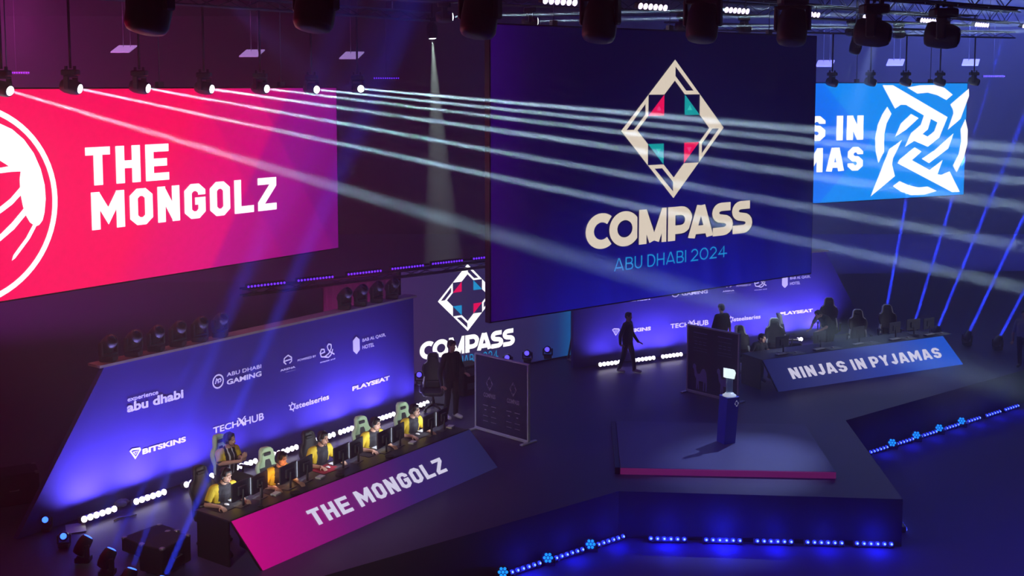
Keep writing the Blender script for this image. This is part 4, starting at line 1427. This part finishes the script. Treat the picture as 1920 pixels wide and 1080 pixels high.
    for s in 'LR':
        tr.capsule(J['hip' + s], J['kn' + s], .102, .072, 12)
        tr.capsule(J['kn' + s], J['an' + s], .070, .056, 12)
    remesh(tr, 'trousers', [pants], o, .014, 2)
    for s in 'LR':
        f = MB()
        a, t = J['an' + s], J['to' + s]
        f.capsule(a + V((0, 0, -.015)), t, .052, .044, 10)
        f.capsule(a + (a - t).normalized() * .03 + V((0, 0, -.03)), t + V((0, 0, -.005)), .044, .04, 10)
        remesh(f, 'shoe', [shoe], o, .012, 2)
    # hair
    hr = MB()
    hr.ell((0, -.024, .042), (.083, .096, .090), 0, M)
    hr.ell((0, -.050, .000), (.076, .070, .085), 0, M)
    hr.ell((0, .035, .098), (.062, .050, .030), 0, M)
    for s in (-1, 1):
        hr.ell((s * .062, .020, .050), (.022, .050, .045), 0, M)
    remesh(hr, 'hair', [HAIR], o, .010, 2)
    if headset:
        hs = MB()
        hs.tube([hp(.098 * math.cos(a), -.01, .02 + .112 * math.sin(a)) for a in [PI * k / 14 for k in range(15)]], .012, 8)
        for s in (-1, 1):
            c0, c1 = hp(s * .080, -.005, .0), hp(s * .112, -.005, .0)
            hs.tube([c0, c0.lerp(c1, .3), c1], [.040, .046, .036], 14)
        hs.tube([hp(.10, .02, -.02), hp(.088, .075, -.062), hp(.04, .112, -.066)], .006, 6)
        hs.ell(tuple(hp(.035, .114, -.066)), (.011, .011, .011))
        hs.build('headset', [HSET], o, False)
    return o
def seated(lean=.30, head=(0, -.02, 0), wl=(.20, -.40, .785), wr=(-.23, -.40, .785), spread=.22, el=None):
    pel = V((0, .03, .56))
    t = V((0, -math.sin(lean), math.cos(lean)))
    che = pel + t * .34
    nck = pel + t * .52
    hd = nck + V((head[0], -.045 + head[1], .125 + head[2]))
    sh = pel + t * .44
    J = dict(pelvis=pel, chest=che, neck=nck, head=hd, shL=sh + V((.185, 0, 0)), shR=sh + V((-.185, 0, 0)))
    for s, x, w in (('L', 1, V(wl)), ('R', -1, V(wr))):
        J['wr' + s] = w
        m = (J['sh' + s] + w) / 2
        J['el' + s] = m + V((x * .10, .13, -.11))
        J['hip' + s] = V((x * .09, .0, .55))
        J['kn' + s] = V((x * spread * .75, -.42, .53))
        J['an' + s] = V((x * spread * .7, -.40, .10))
        J['to' + s] = V((x * spread * .8, -.56, .045))
    return J
def standing(stride=.12, arm=((.30, -.04, .98), (-.30, .0, .98)), wr=((.30, -.16, .78), (-.30, .02, .76)), lean=0.0, turn=0.0):
    pel = V((0, 0, .94))
    t = V((0, -math.sin(lean), math.cos(lean)))
    J = dict(pelvis=pel, chest=pel + t * .36, neck=pel + t * .55)
    J['head'] = J['neck'] + V((0, -.03, .14))
    sh = pel + t * .47
    for s, x, a, w in (('L', 1, arm[0], wr[0]), ('R', -1, arm[1], wr[1])):
        J['sh' + s] = sh + V((x * .185, 0, 0))
        J['el' + s] = V(a)
        J['wr' + s] = V(w)
        J['hip' + s] = V((x * .09, 0, .90))
        st_ = stride * x
        J['kn' + s] = V((x * .10, -st_ * .5 - .03, .50))
        J['an' + s] = V((x * .10, -st_ + .02, .085))
        J['to' + s] = V((x * .12, -st_ - .15, .045))
    return J
GP = 'players in yellow and black jerseys'
DN = ((0, -1, -.12), (0, 0, -1), .45)
def seat_at(s, q, turn=0.0): return LW_(s, q), ROTL + turn
l, r = seat_at(.30, -1.42, -.12)
person('person in yellow and black jersey at the near end of the left desk', l, r, seated(.32, (0, -.02, 0)), (.25, -1, -.20), YEL, headset=True, hands=DN, group=GP, jersey=1, sc=1.10)
l, r = seat_at(1.62, -2.74, .0)
person('person in yellow jersey with white stripes sitting back and holding hands together', l, r, seated(.06, (0, -.02, 0), wl=(.03, -.40, .92), wr=(-.03, -.38, .90)), (.35, -1, -.05), YEL, hands=((-.25, -.55, .8), (0, .8, .6), .6), hands2=((.25, -.5, .8), (0, .8, .6), .7), headset=True, group=GP, jersey=2, sc=1.10)
l, r = seat_at(1.50, -1.33, -.15)
person('person in yellow and black jersey with face lit orange, second along the desk', l, r, seated(.34, (0, -.02, 0)), (.28, -1, -.28), YEL, skin=SKIN_T, headset=True, hands=DN, group=GP, jersey=1, sc=1.10)
l, r = seat_at(2.78, -1.54, -.1)
person('person in yellow and black jersey at the red mouse mat', l, r, seated(.26), (.30, -1, -.20), YEL, skin=SKIN_T, hands=DN, headset=True, group=GP, jersey=1, sc=1.10)
l, r = seat_at(4.08, -1.41, -.12)
person('person in yellow and black jersey second from the far end of the left desk', l, r, seated(.30), (.36, -1, -.25), YEL, hands=DN, headset=True, group=GP, jersey=1, sc=1.10)
l, r = seat_at(5.26, -1.40, -.12)
person('person in yellow and black jersey at the far end of the left desk', l, r, seated(.30), (.36, -1, -.12), YEL, hands=DN, headset=True, group=GP, jersey=1, sc=1.10)
# standing man before the rear screen
b = atz(846, 784, 0)
J = standing(.05, wr=((.22, -.22, 1.02), (-.30, -.05, .78)), arm=((.30, -.04, 1.08), (-.30, .02, 1.06)))
person('person in dark clothes and white shoes standing before the rear screen', b, .75, J, (.1, -1, -.1), SUIT, shoe=SHOE_W, long_sleeve=True, skin=SKIN_T, sc=1.09)
# man walking in front of the right backdrop, facing right
b = atz(1176, 698, 0)
J = standing(.20, wr=((.26, -.22, .86), (-.25, .10, .84)), arm=((.27, -.02, 1.10), (-.27, .10, 1.10)))
person('person in dark clothes and white shoes walking right before the right backdrop', b, R(58), J, (0, -1, -.1), SUIT, shoe=SHOE_W, long_sleeve=True, skin=SKIN_T, sc=.97)
# man behind the right notice board
b = atz(1352, 683, 0)
J = standing(.06)
person('person in a dark shirt standing behind the right notice board, back turned', b, PI + .5, J, (.1, -1, -.15), SUIT, skin=SKIN_T, sc=1.0)
# seated and bending men at the right desk
l, r = RW_(.42, -1.50), ROTR + .1
person('person in dark clothes seated at the left end of the right desk', l, r, seated(.42, (0, -.02, -.02)), (.35, -1, -.2), SUIT, hands=DN, headset=False)
J = dict(pelvis=(0, .15, .94), chest=(0, -.09, 1.20), neck=(0, -.23, 1.34), head=(0, -.36, 1.37), shL=(.185, -.17, 1.28), shR=(-.185, -.17, 1.28),
         elL=(.27, -.28, 1.03), wrL=(.16, -.50, .92), elR=(-.27, -.28, 1.03), wrR=(-.14, -.50, .92), hipL=(.09, .15, .89), hipR=(-.09, .15, .89),
         knL=(.11, .06, .50), knR=(-.11, .12, .50), anL=(.11, .12, .085), anR=(-.12, .20, .085), toL=(.12, -.04, .045), toR=(-.13, .04, .045))
l = RW_(3.62, -2.25)
person('person in dark clothes bending over the middle of the right desk', l, ROTR - 1.5, J, (0, -1, -.4), SUIT, hands=DN, long_sleeve=False)
b = atz(1917, 690, 0)
person('person in a grey top standing at the far right edge beyond the blue beams', b, -.6, standing(.1), (0, -1, -.1), GREYC, pants=TROUS, sc=.95)

# ------------------------------------------------------------------ things on the desks
SCRN = mat('monitor_glow', (.5, .5, .5), .4, emit=(.80, .86, 1.0), power=9, sample=True)
WARM = mat('monitor_glow_warm', (.5, .4, .3), .4, emit=(1.0, .42, .16), power=7, sample=True)
MONB = mat('monitor_back_grey', (0.08, 0.085, 0.105), 0.55, noise=.1)
def monitor(label, p, rotz, glow, group, w_=.48, h_=.32):
    """screen faces local +y (towards the player)"""
    o = thing('monitor', label, 'monitor', p, rotz, group)
    MB().rbox((0, 0, .005), (.24, .18, .012), .004).build('stand_foot', MONB, o, False)
    MB().tube([(0, -.045, .01), (0, -.045, .30)], .02, 8).build('stand_post', MONB, o, False)
    m = MB()
    m.rbox((0, 0, .12 + h_ / 2), (w_, .035, h_), .01)
    m.rbox((0, -.03, .12 + h_ / 2), (w_ * .45, .04, h_ * .5), .012)
    m.build('casing', MONB, o, False)
    if glow:
        a, b = w_ / 2 - .012, h_ / 2 - .012
        c = .12 + h_ / 2
        MB().add([(-a, .0185, c - b), (-a, .0185, c + b), (a, .0185, c + b), (a, .0185, c - b)], [(0, 1, 2, 3)]).build('display', glow, o, False)
    return o
DW = lambda o, x, y: (Matrix.Translation(o.location) @ o.rotation_euler.to_matrix().to_4x4()) @ V((x, y, ZT))
names = ['near-end player', 'orange-lit player', 'red-mat player', 'fourth player', 'far-end player']
seatsL = [.27, 1.36, 2.70, 3.90, 5.28]
KEYW = mat('keycap_white', (.72, .74, .76), .5, noise=.15, scale=60)
KEYB = mat('keycap_black', (.05, .05, .06), .5, noise=.2, scale=60)
def keyboard(label, p, rotz, m, group):
    o = thing('keyboard', label, 'keyboard', p, rotz, group)
    MB().rbox((0, 0, .012), (.36, .13, .024), .006).build('case', KEYB, o, False)
    k = MB()
    for i in range(12):
        for j in range(4):
            k.box((-.165 + i * .03, -.045 + j * .03, .029), (.026, .026, .012), 0, None, .85)
    k.build('keys', m, o, False)
    return o
def mouse(label, p, rotz, m, group):
    o = MB()
    o.ell((0, 0, .017), (.032, .058, .020))
    r = o.build('mouse', m)
    r.location = p
    r.rotation_euler = (0, 0, rotz)
    return tag(r, label, 'mouse', group)
def mat_pad(label, p, rotz, m, group, w_=.46, d_=.38):
    o = MB().rbox((0, 0, .003), (w_, d_, .006), .002).build('mouse_mat', m)
    o.location = p
    o.rotation_euler = (0, 0, rotz)
    return tag(o, label, 'mouse mat', group)
RED = mat('mat_red', (.30, .012, .03), .8, noise=.2)
PADB = mat('mat_black', (.022, .02, .03), .8)
ydesk = LY + .30
for i, s in enumerate(seatsL):
    p = DW(deskL, s + .06, LY + .43)
    monitor('main monitor before the %s at the left desk' % names[i], p, ROTL + .12, WARM if i == 1 else SCRN, 'main monitors on the left desk')
    if True:
        p = DW(deskL, s + .50, LY + .46)
        monitor('second monitor to the right of the %s at the left desk' % names[i], p, ROTL + .22, SCRN, 'second monitors on the left desk', .46, .32)
    mat_pad('%s mouse mat under the hand of the %s' % ('red' if i == 2 else 'dark', names[i]), DW(deskL, s - .16, LY + .62) + V((0, 0, .001)), ROTL, RED if i == 2 else PADB, 'mouse mats on the left desk')
    keyboard('pale keyboard before the %s at the left desk' % names[i], DW(deskL, s + .22, LY + .70), ROTL, KEYW, 'keyboards on the left desk')
    mouse('mouse under the hand of the %s at the left desk' % names[i], DW(deskL, s - .10, LY + .62) + V((0, 0, .008)), ROTL, WHITE_P, 'mice on the left desk')
PAP = mat('white_paper', (.72, .74, .72), .8)
def sheet(label, p, rotz, w_, d_, cat='paper', name='paper_sheet', h=.004, m=None):
    o = MB().rbox((0, 0, h / 2), (w_, d_, h), .001).build(name, m or PAP)
    o.location = p
    o.rotation_euler = (0, 0, rotz)
    return tag(o, label, cat)
def cup(label, p, m, group):
    o = thing('cup', label, 'cup', p, 0, group)
    MB().lathe([(.03, 0), (.042, .105), (.038, .105), (.028, .01)], 14).build('body', m, o, False)
    return o
def bottle(label, p, group):
    o = thing('bottle', label, 'bottle', p, 0, group)
    MB().lathe([(.03, 0), (.033, .02), (.033, .14), (.014, .175), (.012, .19)], 12).build('body', mat('bottle_clear', (.6, .66, .7), .15, trans=.6), o, False)
    MB().lathe([(.014, .19), (.014, .205)], 10).build('cap', WHITE_P, o, False)
    return o
for i, (x, y, what) in enumerate([(1.05, .36, 'near-end player'), (2.14, .36, 'orange-lit player'), (4.72, .36, 'fourth player')]):
    sheet('small white stack of cards right of the monitors of the %s' % what, DW(deskL, x, LY + y), ROTL + .2, .16, .12, 'card stack', 'card_stack', .03)
sheet('white card stack at the far end of the left desk', DW(deskL, 6.0, LY + .42), ROTL + .3, .17, .13, 'card stack', 'card_stack', .035)
for i, (x, y) in enumerate([(1.28, .12), (2.42, .14), (3.78, .14)]):
    m = MB()
    m.lathe([(.075, 0), (.085, .02), (.08, .03), (.03, .034)], 18)
    o = m.build('microphone_base', MATTE)
    o.location = DW(deskL, x, LY + y)
    tag(o, 'round black puck on the left desk front edge, %s from the near end' % ORD[i], 'puck', 'round pucks on the left desk')
# webcam on a thin pole at the near end
o = thing('camera_pole', 'thin pole with a small white camera by the near-end monitors', 'webcam', DW(deskL, .50, LY + .14))
MB().lathe([(.05, 0), (.05, .012)], 14).build('foot', BLACK, o, False)
MB().tube([(0, 0, .01), (0, .01, .34)], .009, 6).build('pole', ALU, o, False)
MB().rbox((0, -.01, .36), (.06, .05, .05), .012).build('camera', BLACK, o, False)
# right desk
seatsR = [.55, 1.85, 3.25, 4.62, 5.95]
nr = ['seated man', 'empty chair beside the seated man', 'bending man', 'empty chair right of the bending man', 'empty far right chair']
for i, s in enumerate(seatsR):
    monitor('dark monitor before the %s at the right desk' % nr[i], DW(deskR, s + .20, RY + .50), ROTR + .1, SCRN if i == 0 else None, 'monitors on the right desk')
    keyboard('pale keyboard before the %s at the right desk' % nr[i], DW(deskR, s - .02, RY + .26), ROTR + .1, KEYW, 'keyboards on the right desk')
    mat_pad('pale mouse mat before the %s at the right desk' % nr[i], DW(deskR, s + .46, RY + .24) + V((0, 0, .001)), ROTR, mat('mat_pale', (.30, .33, .33), .8, noise=.2), 'mouse mats on the right desk', .44, .32)
    mouse('mouse before the %s at the right desk' % nr[i], DW(deskR, s + .45, RY + .25) + V((0, 0, .008)), ROTR, WHITE_P, 'mice on the right desk')
monitor('dark monitor at the far right end of the right desk', DW(deskR, 5.62, RY + .58), ROTR - .1, None, 'monitors on the right desk')

# ------------------------------------------------------------------ notice boards
BOARD = mat('board_print_dark', (0.030, 0.030, 0.085), 0.6, noise=.1)
BPRINT = mat('board_grey_print', (0.42, 0.40, 0.50), 0.7)
CAMEL = mat('board_blue_print', (0.32, 0.34, 0.72), 0.7)
RAIL = mat('rail_pale_metal', (.55, .62, .64), .5, .2)
def board(label, pl_, pr_, h, camel):
    a, b = atz(*pl_, 0), atz(*pr_, 0)
    e = (b - a).normalized()
    o = thing('notice_board', label, 'notice board', a, math.atan2(e.y, e.x))
    Wd = (b - a).length
    MB().rbox((Wd / 2, 0, h / 2 + .05), (Wd, .05, h - .06), .008).build('printed_panel', BOARD, o, False)
    for x in (0, Wd):
        MB().rbox((x, 0, h / 2 + .03), (.05, .07, h + .02), .01).build('side_rail', RAIL, o, False)
    MB().rbox((Wd / 2, 0, h + .035), (Wd + .05, .07, .04), .01).build('top_rail', RAIL, o, False)
    MB().rbox((Wd / 2, 0, .045), (Wd + .05, .09, .07), .01).build('bottom_rail', RAIL, o, False)
    for x in (0, Wd):
        MB().rbox((x, 0, .02), (.09, .50, .04), .012).build('foot', RAIL, o, False)
    pl = Plane(a, e, (0, 0, 1))
    g = MB()
    if not camel:
        for cx in (.28, .73):
            put_emblem(g, pl, Wd * cx, h * .66, .11, .17, .032, 0, 0, 0, False)
            put_font(g, 'COMPASS', pl, Wd * cx - .19, h * .47, Wd * cx + .19, h * .53, .032, 0, .03)
            for r_, (yy, hh) in enumerate([(.36, .018), (.30, .024), (.22, .012), (.15, .012)]):
                for k in (-.13, .13):
                    v, f = stroke([(Wd * cx + k - (.08 if r_ != 1 else .03), h * yy), (Wd * cx + k + (.08 if r_ != 1 else .03), h * yy)], hh)
                    g.add([pl.w(p[0], p[1], .032) for p in v], f)
    else:
        for cx in (.26, .74):
            for r_, (yy, hh, kk) in enumerate([(.93, .02, 1), (.86, .008, 1), (.80, .012, 0), (.76, .012, 0), (.70, .008, 1), (.66, .008, 1)]):
                for k in ((0,) if kk else (-.14, 0, .14)):
                    L = .22 if kk else .05
                    v, f = stroke([(Wd * cx + k - L, h * yy), (Wd * cx + k + L, h * yy)], hh)
                    g.add([pl.w(p[0], p[1], .032) for p in v], f, 1)
        for cx in (.28, .76):
            C = lambda pts: [(Wd * cx + x * .85, .12 + y * .92) for x, y in pts]
            g.flat(pl, [C([(-.30, .70), (-.25, .74), (-.19, .70), (-.18, .58), (-.13, .46), (-.04, .47), (.05, .62), (.13, .64), (.20, .55), (.23, .40), (.24, .22), (.22, .0), (.18, .0), (.18, .22), (.14, .26), (.13, .0), (.09, .0), (.09, .26), (-.07, .26), (-.06, .02), (-.10, .02), (-.12, .22), (-.14, .02), (-.18, .02), (-.17, .30), (-.24, .40), (-.26, .56), (-.31, .62)])], .032, 1)
    g.build('print', [BPRINT, CAMEL], o)
    return o
board('dark notice board of white diamond emblems beside the left desk', (893, 804), (991, 832), 1.76, False)
board('dark notice board of faint blue camels behind the trophy plinth', (1289, 734), (1384, 757), 1.74, True)

# ------------------------------------------------------------------ plinth and trophy
PLB = mat('plinth_blue', (0.015, 0.02, 0.42), 0.4, noise=.1, scale=4)
pb = atz(1366, 828, LH)
o = thing('plinth', 'blue square plinth with white diamond emblem standing on the dais', 'plinth', pb, R(24))
wb, ht, wt = .29, 1.02, .31
vs = []
lx = -.07
for z, w2, ox in ((0, wb / 2, lx), (ht, wt / 2, 0)):
    vs += [(-w2 + ox, -w2, z), (w2 + ox, -w2, z), (w2 + ox, w2, z), (-w2 + ox, w2, z)]
MB().add(vs, [(3, 2, 1, 0), (4, 5, 6, 7), (0, 1, 5, 4), (1, 2, 6, 5), (2, 3, 7, 6), (3, 0, 4, 7)]).build('column', PLB, o, False)
MB().rbox((0, 0, ht + .008), (wt + .02, wt + .02, .016), .004).build('top_plate', PLB, o, False)
Wm = o.rotation_euler.to_matrix()
e = Wm @ V((1, 0, 0))
pl = Plane(pb + Wm @ V((0, -wt / 2, 0)), e, (0, 0, 1))
g = MB()
put_emblem(g, pl, .085, ht - .13, .055, .075, .004, 0, 0, 0, False)
g.build('emblem', mat('plinth_white_glow', (.8, .8, .85), .6, emit=(.8, .8, .9), power=.35), o)  # emblem is no lamp, emission added to brighten its white
tz = LH + ht + .016
o = thing('trophy', 'glowing white trophy on a clear stem on top of the blue plinth', 'trophy', (pb.x, pb.y, tz), R(24))
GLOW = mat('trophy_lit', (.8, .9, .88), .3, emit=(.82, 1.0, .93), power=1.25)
m = MB()
m.lathe([(.15, 0), (.15, .02), (.11, .035), (.10, .06), (.05, .075)], 24)
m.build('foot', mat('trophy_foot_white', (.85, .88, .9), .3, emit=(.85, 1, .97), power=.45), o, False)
m = MB()
m.rbox((0, 0, .24), (.16, .05, .34), .01)
m.build('stem', mat('trophy_acrylic', (.55, .68, .75), .12, trans=.75), o, False)
m = MB()
T = Matrix.Translation((-.02, 0, .50)) @ Matrix.Rotation(R(14), 4, 'Y')
m.add([(-.15, -.035, .10), (.10, -.035, .10), (.15, -.035, .04), (.15, -.035, -.10), (-.10, -.035, -.10), (-.15, .035, .10), (.10, .035, .10), (.15, .035, .04), (.15, .035, -.10), (-.10, .035, -.10)],
      [(0, 1, 2, 3, 4), (9, 8, 7, 6, 5), (0, 5, 6, 1), (1, 6, 7, 2), (2, 7, 8, 3), (3, 8, 9, 4), (4, 9, 5, 0)], 0, False, T)
m.build('crest', GLOW, o, False)

# ------------------------------------------------------------------ gear on the floor
def case(label, p, s, rotz):
    o = thing('flight_case', label, 'flight case', p, rotz)
    MB().rbox((0, 0, s[2] / 2 + .06), s, .02).build('box', MATTE, o, False)
    for x in (-1, 1):
        for y in (-1, 1):
            MB().rbox((x * (s[0] / 2 - .04), y * (s[1] / 2 - .04), s[2] + .045), (.09, .09, .05), .02).build('corner', ALU, o, False)
    for x in (-1, 1):
        for y in (-1, 1):
            MB().ell((x * (s[0] / 2 - .1), y * (s[1] / 2 - .1), .03), (.035, .035, .03)).build('caster', BLACK, o, False)
    b = MB()
    b.tube([(-.08, -s[1] / 2 - .005, s[2] * .6), (-.08, -s[1] / 2 - .035, s[2] * .6), (.08, -s[1] / 2 - .035, s[2] * .6), (.08, -s[1] / 2 - .005, s[2] * .6)], .01, 6)
    b.build('handle', ALU, o, False)
    return o
case('black flight case by the lower left corner of the left backdrop', atz(25, 945, 0), (.9, .6, .6), .5)
case('black flight case behind the near end of the left desk', LW_(-.55, -2.2), (.8, .55, .24), ROTL)
case('black flight case behind the white cloth bundle', LW_(-.9, -1.35), (.7, .5, .45), ROTL + .2)
b = atz(142, 990, .02)
sheet('white sheet of paper on the floor by the left backdrop', b, .4, .34, .46)
rag = MB()
b = atz(222, 946, 0)
for k in range(14):
    an = random.random() * 6.28
    rr_ = random.random() * .20
    rag.ell((rr_ * math.cos(an) * 1.3, rr_ * math.sin(an), .05 + random.random() * .05), (.06 + random.random() * .05, .05 + random.random() * .04, .035 + random.random() * .03))
o = remesh(rag, 'cloth_bundle', [mat('crumpled_white_cloth', (.55, .56, .54), .9, noise=.25, scale=14)], None, .014, 1)
o.location = b
tag(o, 'crumpled white cloth bundle on the floor left of the left desk', 'cloth')
pts = [atz(214, 976, 0.02), atz(222, 971, .02), atz(238, 969, .02), atz(256, 965, .02)]
tag(MB().tube(pts, .014, 6).build('cable', ALU), 'short pale cable on the floor left of the left desk', 'cable')
# monitor wedge and bag by the right stage edge
o = thing('stage_monitor', 'dark wedge loudspeaker at the right stage edge', 'speaker', atz(1640, 812, FL), .7)
MB().add([(-.3, -.25, 0), (.3, -.25, 0), (.3, .25, 0), (-.3, .25, 0), (-.3, -.05, .75), (.3, -.05, .75), (.3, .25, .75), (-.3, .25, .75)], [(3, 2, 1, 0), (4, 5, 6, 7), (0, 1, 5, 4), (1, 2, 6, 5), (2, 3, 7, 6), (3, 0, 4, 7)]).build('box', MATTE, o, False)
MB().add([(-.26, -.245, .06), (.26, -.245, .06), (.26, -.075, .68), (-.26, -.075, .68)], [(0, 1, 2, 3)]).build('grille', BLACK, o, False)
# grey boxes before the rear screen
b = atz(874, 745, 0)
o = thing('equipment_rack', 'dark equipment box with grey panel behind the standing man', 'equipment box', b + V((0, .4, 0)), .75)
MB().rbox((0, 0, .40), (.62, .5, .78), .02).build('box', MATTE, o, False)
MB().rbox((0, -.255, .62), (.42, .02, .2), .01).build('panel', mat('panel_grey', (.16, .17, .2), .6), o, False)
MB().rbox((-.02, -.255, .25), (.36, .02, .16), .01).build('drawer', mat('panel_grey', (.16, .17, .2), .6), o, False)
